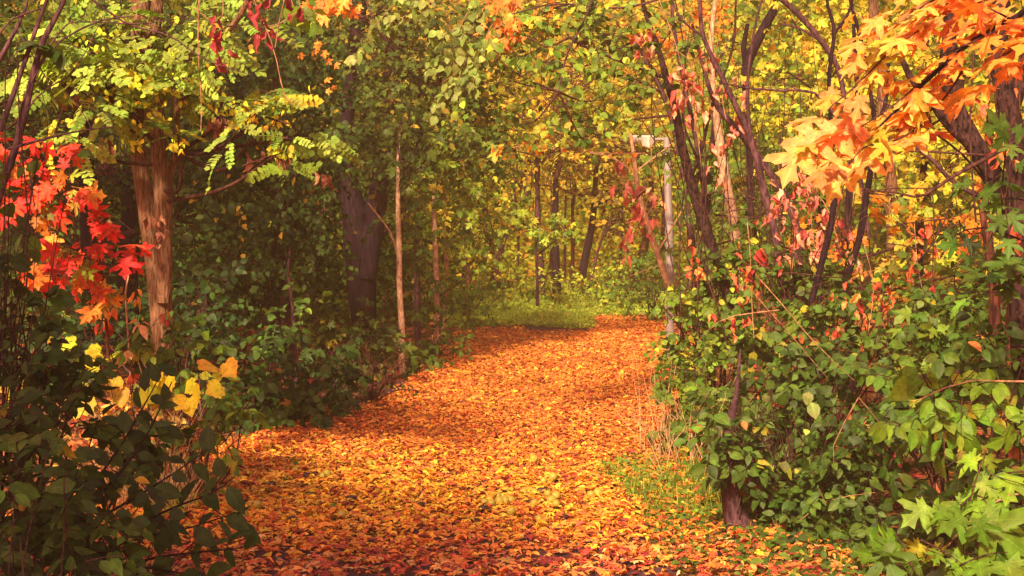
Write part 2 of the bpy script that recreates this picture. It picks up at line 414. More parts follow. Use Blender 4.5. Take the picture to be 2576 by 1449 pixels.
LEAF_AREA = {'oval': .38, 'wide': .52, 'slim': .24, 'small': .42, 'maple': .62, 'maplo': .58, 'grape': .72, 'cord': .62, 'curl': .25,
             'pinn': .15, 'pinn5': .5, 'far': .45}
def plant(name, label, cat, base, blobs, kind='oval', size=.08, pal='mid', lai=2.0, trunk=None, trunk_mat='purple_bark',
          twig='twig', leaf='leaf', nl=8, L=.4, parts=('trunk', 'crown'), limbs=True, limb_r=.012, group=None, tight=.3, stems=0, extra=None, **kw):
    """one tree or shrub: an Empty at its base, trunk / branches / crown below it. blobs: (cx,cy,rx,ry,Y,dY[,lai factor[,palette]])"""
    root = thing(name, label, cat, base, group)
    F = Leaves(); T = Tubes(); TR = Tubes()
    hasT = False
    tops = []
    if trunk:
        for line in trunk:
            pts = [P(x, y, Yd) for x, y, wd, Yd in line]; rad = [wd*.5*Yd/FPX for x, y, wd, Yd in line]
            big = max(rad) > .05
            q = TR.limb(pts, rad, 22 if big else 9, rough=.05 if big else .03, wob=.0 if big else .004)
            tops.append(q); hasT = True
    base = np.asarray(base, float)
    for b in blobs:
        fac = b[6] if len(b) > 6 else 1.0; pl = b[7] if len(b) > 7 else pal
        b = b[:6]
        total = area_of(b)*lai*fac/(LEAF_AREA[kind]*size**2)
        tot = max(1, round(total/nl)); per = int(min(4, max(1, tot//6))); ncl = max(1, round(tot/per))
        o, out, cc = blob_points(b, ncl, per, tight)
        Le = min(L, max(1.5*size, 1.15*min(b[2], b[3])*b[4]/FPX))
        sprays(F, T, o, out, nl, Le, size, kind, pl, **kw)
        if limbs:
            src = base
            m = min(len(cc), 26)
            ctr = P(b[0], b[1], b[4])
            if tops:
                allp = np.concatenate(tops); j = np.argmin(np.linalg.norm(allp-(ctr+A(0, 0, -.3)), axis=1)); src = allp[j]
            midp = (src*.45+ctr*.55)+rng.normal(size=3)*.05; midp[2] -= .05
            if np.linalg.norm(ctr-src) > .25:
                T.limb([src, midp, ctr], [limb_r*1.5, limb_r*1.1, limb_r*.7], 6, wob=.012)
            for c in cc[:m]:
                s0 = midp*.5+ctr*.5+rng.normal(size=3)*.06
                T.limb([s0, (s0+c)/2+rng.normal(size=3)*.05, c], [limb_r*.6, limb_r*.4, limb_r*.2], 4, n=6)
    for k in range(stems):
        b = blobs[k % len(blobs)]; c = P(b[0]+rng.normal()*b[2]*.5, b[1]-b[3]*rng.random()*.6, b[4])
        s0 = base+A(rng.normal()*.08, rng.normal()*.06, 0)
        TR.limb([s0, s0*.5+c*.5+rng.normal(size=3)*.06, c], [limb_r*1.3, limb_r, limb_r*.4], 5, wob=.015); hasT = True
    if extra: extra(F, T, TR, root)
    if TR.V: TR.build(parts[0], MAT[trunk_mat], root)
    T.build('branches', MAT[twig], root)
    F.build(parts[1], MAT[leaf], root)
    return root
def gb(x, Y): return P(x, 700, Y)*A(1, 1, 0)

# ================================================================== GROUND
def ground_mat(name, ramp, scale=30, bump=.5):
    m, n, l = new_mat(name)
    out = n.new('ShaderNodeOutputMaterial'); pr = n.new('ShaderNodeBsdfPrincipled'); pr.inputs['Roughness'].default_value = .9
    pr.inputs['Specular IOR Level'].default_value = .1
    tc = n.new('ShaderNodeTexCoord')
    vo = n.new('ShaderNodeTexVoronoi'); vo.inputs['Scale'].default_value = scale
    n1 = n.new('ShaderNodeTexNoise'); n1.inputs['Scale'].default_value = 6; n1.inputs['Detail'].default_value = 8
    l.new(tc.outputs['Object'], n1.inputs['Vector'])
    mx = n.new('ShaderNodeMix'); mx.data_type = 'RGBA'; mx.inputs[0].default_value = .12
    l.new(tc.outputs['Object'], mx.inputs[6]); l.new(n1.outputs['Color'], mx.inputs[7]); l.new(mx.outputs[2], vo.inputs['Vector'])
    sp = n.new('ShaderNodeSeparateColor'); l.new(vo.outputs['Color'], sp.inputs[0])
    ad = n.new('ShaderNodeMath'); ad.operation = 'MULTIPLY_ADD'; ad.inputs[1].default_value = .6
    l.new(sp.outputs[0], ad.inputs[0])
    m2 = n.new('ShaderNodeMath'); m2.operation = 'MULTIPLY'; m2.inputs[1].default_value = .45; l.new(n1.outputs['Fac'], m2.inputs[0])
    l.new(m2.outputs[0], ad.inputs[2])
    cr = n.new('ShaderNodeValToRGB'); l.new(ad.outputs[0], cr.inputs[0])
    while len(cr.color_ramp.elements) < len(ramp): cr.color_ramp.elements.new(.5)
    for e, (ps, c) in zip(cr.color_ramp.elements, ramp): e.position = ps; e.color = (*c, 1)
    l.new(cr.outputs[0], pr.inputs['Base Color'])
    bp = n.new('ShaderNodeBump'); bp.inputs['Strength'].default_value = bump; bp.inputs['Distance'].default_value = .03
    l.new(vo.outputs['Distance'], bp.inputs['Height']); l.new(bp.outputs[0], pr.inputs['Normal'])
    l.new(pr.outputs[0], out.inputs[0]); return m
def sheet(name, x0, x1, y0, y1, nx, ny, zf, mat):
    xs = np.linspace(x0, x1, nx); ys = np.linspace(y0, y1, ny); X, Y = np.meshgrid(xs, ys)
    V = np.stack([X, Y, zf(X, Y)], -1).reshape(-1, 3)
    i = np.arange(ny-1)[:, None]*nx+np.arange(nx-1)[None]; q = np.stack([i, i+1, i+nx+1, i+nx], -1).reshape(-1, 4)
    o = mesh_obj(name, V, q.ravel(), np.full(len(q), 4), mat, None); return o
soil = ground_mat('forest_floor', [(.12, (.03, .012, .012)), (.4, (.10, .04, .025)), (.62, (.26, .10, .03)), (.85, (.38, .20, .05))], 26)
def gz(x, y):
    return -.02+.012*np.sin(x*3.1+y*1.3)+.01*np.sin(y*2.7-x)+np.where(np.hypot(x, y-30) > 75, -.02, 0)
tag(sheet('ground', -150, 150, -60, 400, 300, 460, gz, soil), kind='structure')
asph = ground_mat('path_surface', [(.15, (.045, .020, .028)), (.5, (.085, .035, .042)), (.9, (.13, .06, .06))], 120, .25)
def px_l(y): return np.interp(y, [2, 7.3, 9, 12, 15, 18, 22, 26], [-1.9, -1.85, -2.1, -1.75, -1.15, -.85, -.60, -.55])
def px_r(y): return np.interp(y, [2, 7.3, 9, 12, 15, 18, 22, 26], [.75, .78, .95, 1.15, 1.4, 1.7, 2.15, 2.4])
ys = np.linspace(3, 24.6, 110); us = np.linspace(0, 1, 14)
PV = np.array([(px_l(y)*(1-u)+px_r(y)*u, y, .012+.004*math.sin(9*u+y)) for y in ys for u in us])
ii = np.arange(109)[:, None]*14+np.arange(13)[None]
pq = np.stack([ii, ii+1, ii+15, ii+14], -1).reshape(-1, 4)
tag(mesh_obj('path', PV, pq.ravel(), np.full(len(pq), 4), asph, None), kind='structure')
slope = ground_mat('wooded_slope_soil', [(.1, (.04, .03, .008)), (.4, (.12, .08, .015)), (.7, (.22, .15, .02)), (.9, (.34, .24, .03))], 3, 1)
tag(sheet('hill', -90, 90, 56, 110, 90, 40, lambda X, Y: -.3+(np.clip(Y-56, 0, None)/54)**.7*34+.5*np.sin(X*.7+Y*.4), slope), kind='structure')

# ---------------- fallen leaves
def inpoly(px, py, poly):
    x, y = np.asarray(px), np.asarray(py); c = np.zeros(x.shape, bool); j = len(poly)-1
    for i in range(len(poly)):
        xi, yi = poly[i]; xj, yj = poly[j]
        c ^= ((yi > y) != (yj > y)) & (x < (xj-xi)*(y-yi)/(yj-yi+1e-9)+xi); j = i
    return c
LIT = [(-300, 1650), (-50, 1330), (180, 1225), (420, 1165), (640, 1085), (860, 1035), (1000, 985), (1060, 930), (1130, 850), (1170, 826), (1310, 824), (1325, 834), (1488, 834), (1492, 795),
       (1600, 798), (1700, 795), (1760, 900), (1760, 1100), (1950, 1330), (2400, 1449), (2500, 1650)]
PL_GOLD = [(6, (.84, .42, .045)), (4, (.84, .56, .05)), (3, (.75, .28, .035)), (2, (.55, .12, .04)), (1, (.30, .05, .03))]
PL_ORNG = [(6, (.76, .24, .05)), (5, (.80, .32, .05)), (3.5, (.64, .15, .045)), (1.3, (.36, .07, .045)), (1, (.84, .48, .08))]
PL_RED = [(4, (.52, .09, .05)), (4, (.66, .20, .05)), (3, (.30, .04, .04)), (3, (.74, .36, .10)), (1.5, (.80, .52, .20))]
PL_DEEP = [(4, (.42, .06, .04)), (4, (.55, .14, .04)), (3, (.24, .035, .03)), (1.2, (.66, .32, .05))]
def litter(y0, y1, dens, size, kinds, tilt, mat='litter'):
    n = int((y1-y0)*8.6*dens)
    y = y0+(y1-y0)*rng.random(n); x = -4.6+8.6*rng.random(n)
    z = .02+.03*rng.random(n)**2
    p = np.stack([x, y, z], -1)
    sx, sy = proj(p); sx = sx+rng.normal(size=n)*np.clip(14*10/y, 4, 20); sy2 = sy+rng.normal(size=n)*3
    keep = inpoly(sx, sy2, LIT); p = p[keep]; sx = sx[keep]; sy = sy[keep]
    return p, sx, sy
FL = Leaves()
def put_litter(y0, y1, dens, size, kinds, tilt):
    p, sx, sy = litter(y0, y1, dens, size, kinds, tilt); n = len(p)
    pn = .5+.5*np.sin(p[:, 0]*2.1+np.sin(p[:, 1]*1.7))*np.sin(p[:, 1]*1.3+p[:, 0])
    wg = np.clip(1.1-np.abs(sy-1250)/150, 0, 1)*np.clip(1.15-np.abs(sx-900)/1200, 0, 1)+.12*pn  # gold leaf colour stands in for the sunlit band across the path
    wr = np.clip((sy-1330)/90, 0, 1)*.85  # redder leaf colour carries the shade at the front
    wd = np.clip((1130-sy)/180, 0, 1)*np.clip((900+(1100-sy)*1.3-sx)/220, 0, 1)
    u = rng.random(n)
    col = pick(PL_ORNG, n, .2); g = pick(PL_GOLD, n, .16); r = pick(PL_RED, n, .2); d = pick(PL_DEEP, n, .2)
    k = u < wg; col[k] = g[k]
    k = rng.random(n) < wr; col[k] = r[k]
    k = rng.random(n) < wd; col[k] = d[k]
    # where the asphalt shows through at the front: fewer leaves in patches
    bare = np.clip((sy-1300)/120, 0, 1)*(.45+.4*np.sin(p[:, 0]*5+1)*np.sin(p[:, 1]*6))
    keep = rng.random(n) > np.clip(bare, 0, .85)
    p, col = p[keep], col[keep]; n = len(p)
    a = rng.random(n)*2*np.pi; dd = np.stack([np.cos(a), np.sin(a), rng.normal(size=n)*tilt*.6], -1)
    nn = A(0, -.12, 1)+rng.normal(size=(n, 3))*tilt
    sz = size*np.exp(rng.normal(size=n)*.28)
    ku = rng.random(n)
    for lo, hi, kd in kinds:
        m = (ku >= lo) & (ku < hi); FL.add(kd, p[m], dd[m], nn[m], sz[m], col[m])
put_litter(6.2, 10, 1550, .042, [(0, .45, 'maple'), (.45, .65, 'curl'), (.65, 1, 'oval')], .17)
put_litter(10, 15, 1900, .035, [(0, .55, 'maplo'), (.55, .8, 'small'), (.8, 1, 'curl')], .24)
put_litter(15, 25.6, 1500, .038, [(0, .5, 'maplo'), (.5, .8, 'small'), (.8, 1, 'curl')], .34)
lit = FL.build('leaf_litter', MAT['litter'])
tag(lit, 'thick carpet of fallen orange, gold and red leaves covering the path', 'fallen leaves', kind='stuff')
# side litter under the bushes
FS = Leaves(); n = 9000
x = -9+18*rng.random(n); y = 5+24*rng.random(n); k = (x < px_l(y)+.1) | (x > px_r(y)-.1); x = x[k]; y = y[k]; n = len(x)
a = rng.random(n)*6.283
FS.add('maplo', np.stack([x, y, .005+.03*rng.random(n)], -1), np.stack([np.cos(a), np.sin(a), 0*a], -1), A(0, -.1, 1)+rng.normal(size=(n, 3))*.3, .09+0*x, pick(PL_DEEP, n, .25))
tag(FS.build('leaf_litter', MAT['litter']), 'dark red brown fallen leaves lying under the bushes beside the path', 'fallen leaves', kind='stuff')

# ---------------- grass and herbs
GR = Leaves()
def grass(poly_pts, n, hgt, pal):
    xs = [q[0] for q in poly_pts]; ysq = [q[1] for q in poly_pts]
    x = min(xs)+(max(xs)-min(xs))*rng.random(n); y = min(ysq)+(max(ysq)-min(ysq))*rng.random(n)
    k = inpoly(x, y, poly_pts); x, y = x[k], y[k]
    p = np.array([G(a_, b_) for a_, b_ in zip(x, y)])
    return p
def put_grass(poly, n, hgt, pal, herb=.3, hs=.035):
    p = grass(poly, n, hgt, pal); n = len(p)
    # even out the density on the ground
    d = rng.normal(size=(n, 3))*.35+A(0, 0, 1); d[:, 2] = np.abs(d[:, 2])+.3
    GR.add('blade', p, d, rng.normal(size=(n, 3))+A(0, -1, .2), hgt*np.exp(rng.normal(size=n)*.35), pick(pal, n, .25))
    m = rng.random(n) < herb; q = p[m]; q[:, 2] += hgt*(.1+.8*rng.random(len(q))); k = len(q)
    GR.add('small', q, rng.normal(size=(k, 3))*A(1, 1, .3), A(-.2, -.6, 1)+rng.normal(size=(k, 3))*.5, hs*np.exp(rng.normal(size=k)*.3), pick(pal, k, .25))
put_grass([(1100, 832), (1150, 790), (1300, 745), (1490, 735), (1720, 770), (1720, 798), (1492, 794), (1490, 832), (1310, 822), (1170, 824)], 34000, .11, 'grassy', .9, .05)
put_grass([(1120, 800), (1160, 762), (1300, 735), (1480, 722), (1700, 750), (1700, 790), (1480, 790)], 9000, .20, 'grassy', .9, .07)
tag(GR.build('grass', MAT['grass']), 'bright green grass and low weeds across the far end of the path', 'grass', kind='stuff')
GR = Leaves()
put_grass([(1500, 1190), (1600, 1165), (1800, 1175), (1900, 1250), (1900, 1330), (1760, 1330), (1640, 1310), (1560, 1240)], 3600, .075, 'bright', .9, .03)
put_grass([(1600, 1290), (1750, 1290), (1820, 1330), (1760, 1449), (1660, 1430)], 700, .06, 'mid', .7, .03)
put_grass([(1800, 1330), (2250, 1330), (2300, 1500), (1850, 1500)], 900, .07, 'mid', .9, .04)
tag(GR.build('grass', MAT['grass']), 'short green grass and clover at the right edge of the path', 'grass', kind='stuff')
GR = Leaves()
put_grass([(560, 1180), (760, 1165), (860, 1290), (700, 1320), (520, 1260)], 420, .05, 'mid', .5, .03)
put_grass([(330, 1240), (520, 1200), (560, 1260), (420, 1330)], 1500, .08, 'lime', .4, .03)
tag(GR.build('grass', MAT['grass']), 'sparse yellowing grass tufts among the leaves at the left edge of the path', 'grass', kind='stuff')

# ================================================================== FAR WOOD
FW = Leaves(); TW = Tubes()
def far_mass(x0, x1, Y0, Y1, z0, z1, n, size, pal, F=FW):
    # clumps of leaves
    nc = n//30; c = np.stack([x0+(x1-x0)*rng.random(nc), Y0+(Y1-Y0)*rng.random(nc), z0+(z1-z0)*rng.random(nc)], -1)
    p = (c[:, None]+rng.normal(size=(nc, 30, 3))*A(.55, .55, .4)).reshape(-1, 3)
    base = np.repeat(pick(pal, nc, .3), 30, 0); ind = pick(pal, nc*30, .25); m = rng.random((nc*30, 1)) < .55
    F.add('far', p, rng.normal(size=p.shape)*A(1, 1, .5)+A(0, 0, -.4), A(-.3, -.7, .8)+rng.normal(size=p.shape)*.6, size*np.exp(rng.normal(size=len(p))*.25), np.where(m, base, ind))
far_mass(-17, 17, 38, 54, 0, 10, 100000, .17, 'gold')
far_mass(-6, 7, 34, 42, 0, 3.2, 16000, .13, 'goldg')
far_mass(-8, 9, 42, 52, 1, 8, 4000, .15, 'gyel')
far_mass(-5, 6, 34, 38, 2.2, 6, 5000, .10, 'gold')
tag(FW.build('far_wood', MAT['far']), 'golden brown wood far behind the end of the path', 'woodland', kind='stuff')
FD = Leaves()
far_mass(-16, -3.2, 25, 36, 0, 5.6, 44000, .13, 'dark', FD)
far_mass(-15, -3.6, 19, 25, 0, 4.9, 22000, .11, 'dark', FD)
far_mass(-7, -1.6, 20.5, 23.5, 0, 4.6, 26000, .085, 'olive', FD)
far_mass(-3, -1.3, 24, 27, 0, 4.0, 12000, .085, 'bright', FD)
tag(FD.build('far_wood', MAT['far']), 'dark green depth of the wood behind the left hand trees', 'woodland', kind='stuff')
FR = Leaves()
far_mass(4.0, 16, 25, 34, 0, 8, 42000, .14, 'bright', FR)
far_mass(5.0, 16, 22, 30, 2.0, 8, 22000, .14, 'yellow', FR)
tag(FR.build('far_wood', MAT['far']), 'yellow green depth of the wood behind the right hand trees', 'woodland', kind='stuff')

# ---------------- distant trees one can tell apart
def far_tree(label, line, blobs, pal, lai=1.1, size=.11, mat='purple_bark', name='tree', group=None):
    x, y, wd, Y = line[-1]
    b = gb(x, Y); ln = line+[(x, proj(b[None])[1][0], wd*1.25, Y)]
    return plant(name, label, 'tree', b, blobs, 'far', size, pal, lai, [ln[::-1]], mat, 'twig', 'far', nl=8, L=.7, limb_r=.03, limbs=True, tw=.006)
GF = 'distant trees behind the end of the path'
far_tree('thin dark trunk leaning right at the left edge of the golden far wood', [(1330, 480, 9, 31), (1270, 600, 12, 31), (1240, 700, 14, 31), (1236, 735, 15, 31)],
         [(1290, 420, 90, 90, 31, 1.0), (1210, 560, 70, 60, 30.5, .8)], 'gold')
far_tree('slender pale sapling just left of the middle of the golden far wood', [(1225, 520, 5, 27), (1242, 620, 7, 27), (1250, 730, 9, 27)],
         [(1240, 600, 60, 70, 27, .6, .8), (1200, 500, 60, 60, 27, .6)], 'goldg', mat='tan_bark')
far_tree('straight brown trunk left of the bright green maple in the far wood', [(1352, 470, 12, 29), (1354, 600, 17, 29), (1364, 715, 20, 29)],
         [(1360, 380, 110, 90, 29, 1.2), (1340, 250, 130, 80, 29, 1.2)], 'gold', mat='purple_bark')
far_tree('upright dark trunk at the centre of the golden far wood', [(1398, 450, 13, 28), (1397, 600, 18, 28), (1402, 750, 24, 28)],
         [(1400, 330, 120, 100, 28, 1.2), (1440, 180, 140, 80, 28, 1.2)], 'gold', mat='dark_bark')
far_tree('slim reddish trunk between the two dark ones of the far wood', [(1440, 500, 7, 30), (1441, 620, 9, 30), (1440, 745, 12, 30)],
         [(1450, 470, 70, 60, 30, .8, .8)], 'brown', mat='red_bark')
far_tree('dark trunk leaning left with a fork in the golden far wood', [(1500, 420, 11, 28.5), (1490, 560, 17, 28.5), (1470, 660, 20, 28.5), (1458, 752, 24, 28.5)],
         [(1520, 330, 120, 110, 28.5, 1.3), (1560, 470, 90, 60, 28.5, 1, .8)], 'brown', mat='dark_bark')
far_tree('thin twin stem rising beside the leaning far trunk', [(1528, 560, 5, 28), (1500, 650, 7, 28), (1480, 745, 10, 28)],
         [(1540, 560, 60, 50, 28, .8, .7)], 'gold')
far_tree('reddish brown far tree half hidden behind the grey post', [(1640, 450, 14, 30), (1625, 600, 20, 30), (1600, 705, 26, 30)],
         [(1620, 500, 90, 110, 30, 1.2), (1600, 380, 110, 80, 30, 1)], 'brown', mat='red_bark')
far_tree('dark far trunk at the left edge of the clearing', [(1180, 420, 12, 30), (1174, 600, 18, 30), (1170, 745, 22, 30)],
         [(1170, 380, 90, 100, 30, 1.2)], 'olive', mat='purple_bark')
for lab, x, tw_, Yb in [('hair thin trunk right of centre in the golden far wood', 1558, 7, 33), ('pale thin trunk catching light in the far wood', 1420, 6, 34),
                 ('thin dark far trunk between sapling and brown trunk', 1300, 7, 33), ('faint brown far trunk nearest the leaning dead stem', 1662, 10, 32),
                 ('faint far trunk behind the leaves of the bright maple', 1380, 6, 33)]:
    far_tree(lab, [(x+rng.normal()*12, 350, tw_*.7, Yb), (x+rng.normal()*5, 560, tw_, Yb), (x, 730, tw_*1.2, Yb)], [(x, 380, 60, 90, Yb, .8, .7)], 'gold')
# low bushes of the far edge
for lab, b, pal in [('bright green bush at the left edge of the far clearing', (1185, 740, 70, 65, 24.5, .9), 'bright'),
               ('yellow green bush behind the grass left of centre', (1270, 700, 75, 60, 27, .9), 'goldg'),
               ('low yellow bush at the foot of the centre far trunk', (1385, 735, 60, 45, 26.5, .6), 'lime'),
               ('mixed green and gold bush at the foot of the leaning far trunk', (1500, 735, 60, 45, 26.5, .7), 'goldg'),
               ('rounded yellow green bush right of the far clearing', (1580, 720, 70, 60, 26, .8), 'bright'),
               ('dark green bush behind the grey lamp post', (1650, 700, 60, 90, 23.5, .8), 'mid')]:
    plant('bush', lab, 'bush', gb(b[0], b[4]), [b], 'small', .075, pal, 2.2, nl=7, L=.3, stems=5, limb_r=.008, parts=('stem', 'foliage'), leaf='dull')
plant('maple_sapling', 'small maple with a bright green crown in front of the golden far wood', 'tree', gb(1352, 24.5),
      [(1350, 560, 100, 38, 24.5, .6), (1290, 530, 55, 26, 24.5, .5), (1400, 600, 45, 25, 24.3, .4)], 'maplo', .095, 'lime', 2.2,
      [[(1352, 770, 9, 24.5), (1350, 650, 7, 24.5), (1348, 560, 4, 24.5)]], 'purple_bark', leaf='mapl', L=.4, hang=.5)

# ================================================================== LEFT SIDE, MIDDLE DISTANCE
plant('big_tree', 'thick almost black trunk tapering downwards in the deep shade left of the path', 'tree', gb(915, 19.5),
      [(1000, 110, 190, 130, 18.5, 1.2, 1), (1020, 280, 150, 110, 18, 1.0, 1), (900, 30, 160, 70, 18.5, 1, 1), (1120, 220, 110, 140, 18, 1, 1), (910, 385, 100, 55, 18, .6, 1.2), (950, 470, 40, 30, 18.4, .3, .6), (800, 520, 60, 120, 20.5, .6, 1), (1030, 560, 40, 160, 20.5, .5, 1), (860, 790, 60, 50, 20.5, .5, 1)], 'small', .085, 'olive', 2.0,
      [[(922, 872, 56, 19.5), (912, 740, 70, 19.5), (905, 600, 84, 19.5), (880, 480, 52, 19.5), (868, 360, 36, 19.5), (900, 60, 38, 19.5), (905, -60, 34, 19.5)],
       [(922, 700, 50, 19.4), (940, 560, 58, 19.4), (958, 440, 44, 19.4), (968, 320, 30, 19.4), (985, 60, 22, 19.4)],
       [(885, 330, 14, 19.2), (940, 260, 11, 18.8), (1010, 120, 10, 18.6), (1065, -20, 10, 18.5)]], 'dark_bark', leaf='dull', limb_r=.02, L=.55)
plant('tree', 'dark leafy elm with small round leaves filling the shade right of the forked trunk', 'tree', gb(700, 15.5),
      [(690, 120, 160, 150, 15.2, 1.0), (760, 330, 110, 160, 15, .9), (600, 420, 140, 150, 15.4, .9), (740, 500, 100, 100, 14.8, .7), (590, 620, 130, 110, 15.2, .8), (500, 300, 70, 220, 15.6, .6), (740, 620, 90, 70, 14.8, .5, .9)],
      'wide', .066, 'dark', 3.0, [[(722, 880, 26, 15.5), (715, 740, 22, 15.5), (700, 600, 20, 15.5), (690, 300, 15, 15.5), (700, 50, 11, 15.5)]], 'purple_bark', leaf='leaf', L=.38, hang=.5)
far_tree('broad dark trunk deep in the shade behind the elm', [(708, 520, 44, 18.5), (700, 640, 50, 18.5), (694, 760, 60, 18.5)], [(640, 560, 80, 60, 18.5, .6, .8)], 'darkb', size=.08, mat='dark_bark')
far_tree('wide shadowy trunk at the far left behind the red leaves', [(330, 420, 40, 17), (325, 600, 48, 17), (320, 760, 56, 17)], [(260, 400, 130, 120, 17, 1, 1.2), (160, 620, 160, 120, 17, 1, 1.2)], 'darkb', size=.08, mat='dark_bark')
far_tree('black trunk between the red maple and the forked trunk', [(215, 300, 34, 15.5), (222, 600, 40, 15.5), (228, 800, 46, 15.5)], [(150, 200, 160, 120, 15.5, .8, 1.2), (60, 420, 120, 140, 15.5, .8, 1.2), (500, 540, 60, 130, 16, .6, 1)], 'darkb', size=.075, mat='dark_bark')
plant('sapling', 'thin crooked dark sapling standing in the green bushes left of the path', 'tree', gb(745, 14.2),
      [(700, 800, 60, 40, 14, .4, .8), (770, 760, 40, 40, 14, .3, .7)], 'oval', .08, 'mid', 1.7,
      [[(745, 968, 10, 14.2), (740, 860, 11, 14.2), (738, 770, 9, 14.2), (726, 690, 8, 14.2), (731, 620, 7, 14.2)]], 'purple_bark', limb_r=.006)
plant('dead_branch', 'pale dead branch reaching sideways out of the dark elm', 'branch', gb(620, 14), [], trunk=[
      [(545, 690, 6, 14), (572, 655, 8, 14), (586, 648, 7, 14), (640, 652, 6, 14), (700, 650, 5, 14), (760, 640, 3, 14)],
      [(720, 470, 3, 14), (690, 478, 4, 14), (640, 468, 3, 14)]], trunk_mat='tan_bark', parts=('limb', 'crown')) if False else None
# understorey
US = [('big dark green bush rising behind the grape vine left of the path', gb(650, 12.6), [(600, 860, 110, 90, 12.8, .5), (690, 950, 120, 90, 12.5, .5), (560, 980, 90, 90, 12.2, .4), (720, 1020, 90, 50, 12.2, .4)], 'wide', .068, 'dark'),
      ('dark green bush with drooping maple leaves at the bend of the path', gb(800, 12.6), [(790, 970, 100, 90, 12.9, .5), (860, 900, 70, 60, 13.3, .4), (760, 1040, 60, 40, 12.1, .3)], 'maplo', .085, 'dark'),
      ('mid green bush in front of the thick black trunk', gb(860, 15), [(850, 830, 100, 65, 15, .5), (930, 850, 70, 60, 15.2, .4), (960, 920, 50, 40, 16.4, .3), (800, 790, 50, 45, 15.4, .4, .8)], 'maplo', .085, 'olive'),
      ('low bush with reddish twigs at the left edge of the path bend', gb(930, 14), [(950, 960, 60, 50, 14.3, .4, .8), (900, 1000, 60, 30, 13.5, .4, .8), (985, 970, 40, 30, 16.6, .3, .8)], 'small', .06, 'olive'),
      ('low mid green bush around the foot of the two pale saplings', gb(1050, 16.5), [(1040, 900, 60, 45, 16.4, .4), (1110, 860, 45, 45, 17.6, .4), (980, 880, 45, 50, 16.8, .3)], 'small', .07, 'mid'),
      ('shaded bush with sparse leaves between elm and thick black trunk', gb(820, 16.5), [(800, 690, 45, 60, 16.5, .4, .8), (640, 740, 80, 60, 16, .5, .9)], 'small', .065, 'dark'),
      ('dark bush low on the left behind the yellow grape leaves', gb(480, 11.6), [(500, 780, 70, 100, 12.5, .4, 1), (330, 800, 110, 90, 12.5, .4, 1), (180, 860, 120, 130, 12, .5, 1)], 'wide', .07, 'darkb')]
for lab, b, bl, kd, sz, pl in US:
    plant('bush', lab, 'bush', b, bl, kd, sz, pl, 2.8, stems=6, limb_r=.008, parts=('stem', 'foliage'), leaf='mapl' if kd == 'maplo' else 'leaf', hang=.45)
# pale saplings with bright maple foliage
plant('sapling', 'tallest pale sapling with a side branch at the left edge of the path', 'tree', gb(1013, 16.2),
      [(1030, 500, 65, 60, 16.9, .4, .8), (1050, 620, 50, 60, 16.9, .3, .8), (1050, 740, 40, 60, 17, .3, .8), (1005, 385, 80, 55, 15.6, .4, 1, 'olive'), (1010, 290, 90, 50, 16.8, .5, .8, 'olive')], 'maplo', .085, 'mid', 1.7,
      [[(1013, 942, 17, 15.9), (1010, 840, 16, 15.9), (1005, 720, 15, 15.9), (1004, 600, 14, 15.9), (1001, 440, 11, 15.9), (1003, 360, 7, 17.2), (1010, 280, 5, 18.6), (1015, 150, 3, 19.6)],
       [(1003, 660, 5, 16.2), (985, 590, 5, 16.1), (950, 540, 4, 16), (925, 510, 3, 16)]], 'pale_bark', leaf='mapl', limb_r=.006, hang=.5)
plant('sapling', 'second pale sapling with bright green maple leaves beside the path', 'tree', gb(1094, 17.9),
      [(1120, 480, 85, 55, 17.8, .4), (1155, 600, 60, 50, 18.3, .3), (1180, 680, 40, 45, 18.3, .3), (1150, 420, 70, 60, 17.8, .4), (1060, 600, 40, 80, 18.6, .3, .8)], 'maplo', .085, 'lime', 2.3,
      [[(1094, 905, 15, 17.5), (1099, 800, 14, 17.5), (1096, 690, 14, 17.5), (1093, 560, 12, 17.5), (1091, 420, 6, 17.9)]], 'pale_bark', leaf='mapl', limb_r=.006, hang=.5)
plant('sapling', 'third pale sapling half hidden behind green maple leaves', 'tree', gb(1115, 20),
      [(1140, 760, 60, 60, 19.6, .5), (1170, 540, 60, 45, 19.6, .4, .8), (1200, 620, 35, 40, 19.8, .3, .8)], 'maplo', .085, 'bright', 2.2,
      [[(1113, 862, 12, 20), (1118, 760, 10, 20), (1124, 680, 11, 20), (1121, 560, 9, 20), (1122, 450, 6, 20)]], 'tan_bark', leaf='mapl', limb_r=.006, hang=.5)
plant('sapling', 'thin far sapling at the right edge of the left hand trees', 'tree', gb(1174, 22),
      [(1180, 780, 35, 45, 21.6, .4), (1210, 470, 60, 60, 21.6, .5, .8), (1190, 360, 90, 70, 21, .5, .8)], 'maplo', .085, 'bright', 2.2,
      [[(1174, 830, 9, 22), (1176, 700, 9, 22), (1172, 580, 7, 22), (1170, 450, 5, 22)]], 'tan_bark', leaf='mapl', limb_r=.006, hang=.5)
plant('tree', 'tall maple with dark green drooping leaves above the pale saplings', 'tree', gb(1055, 19),
      [(1110, 330, 100, 70, 18.4, .6, 1, 'mid'), (1200, 300, 80, 80, 18, .6, 1, 'mid'), (1060, 430, 70, 50, 18.8, .5, .9, 'olive'), (1240, 400, 70, 35, 18, .5, .8, 'bright'), (1150, 350, 90, 50, 17.6, .4, .8, 'bright'), (1150, 120, 120, 100, 18, .7, 1, 'olive')], 'maplo', .09, 'mid', 1.7,
      [[(1052, 880, 18, 19), (1050, 700, 16, 19), (1048, 480, 14, 19), (1054, 300, 11, 19), (1060, 100, 8, 19)]], 'purple_bark', leaf='mapl', limb_r=.01, hang=.5)
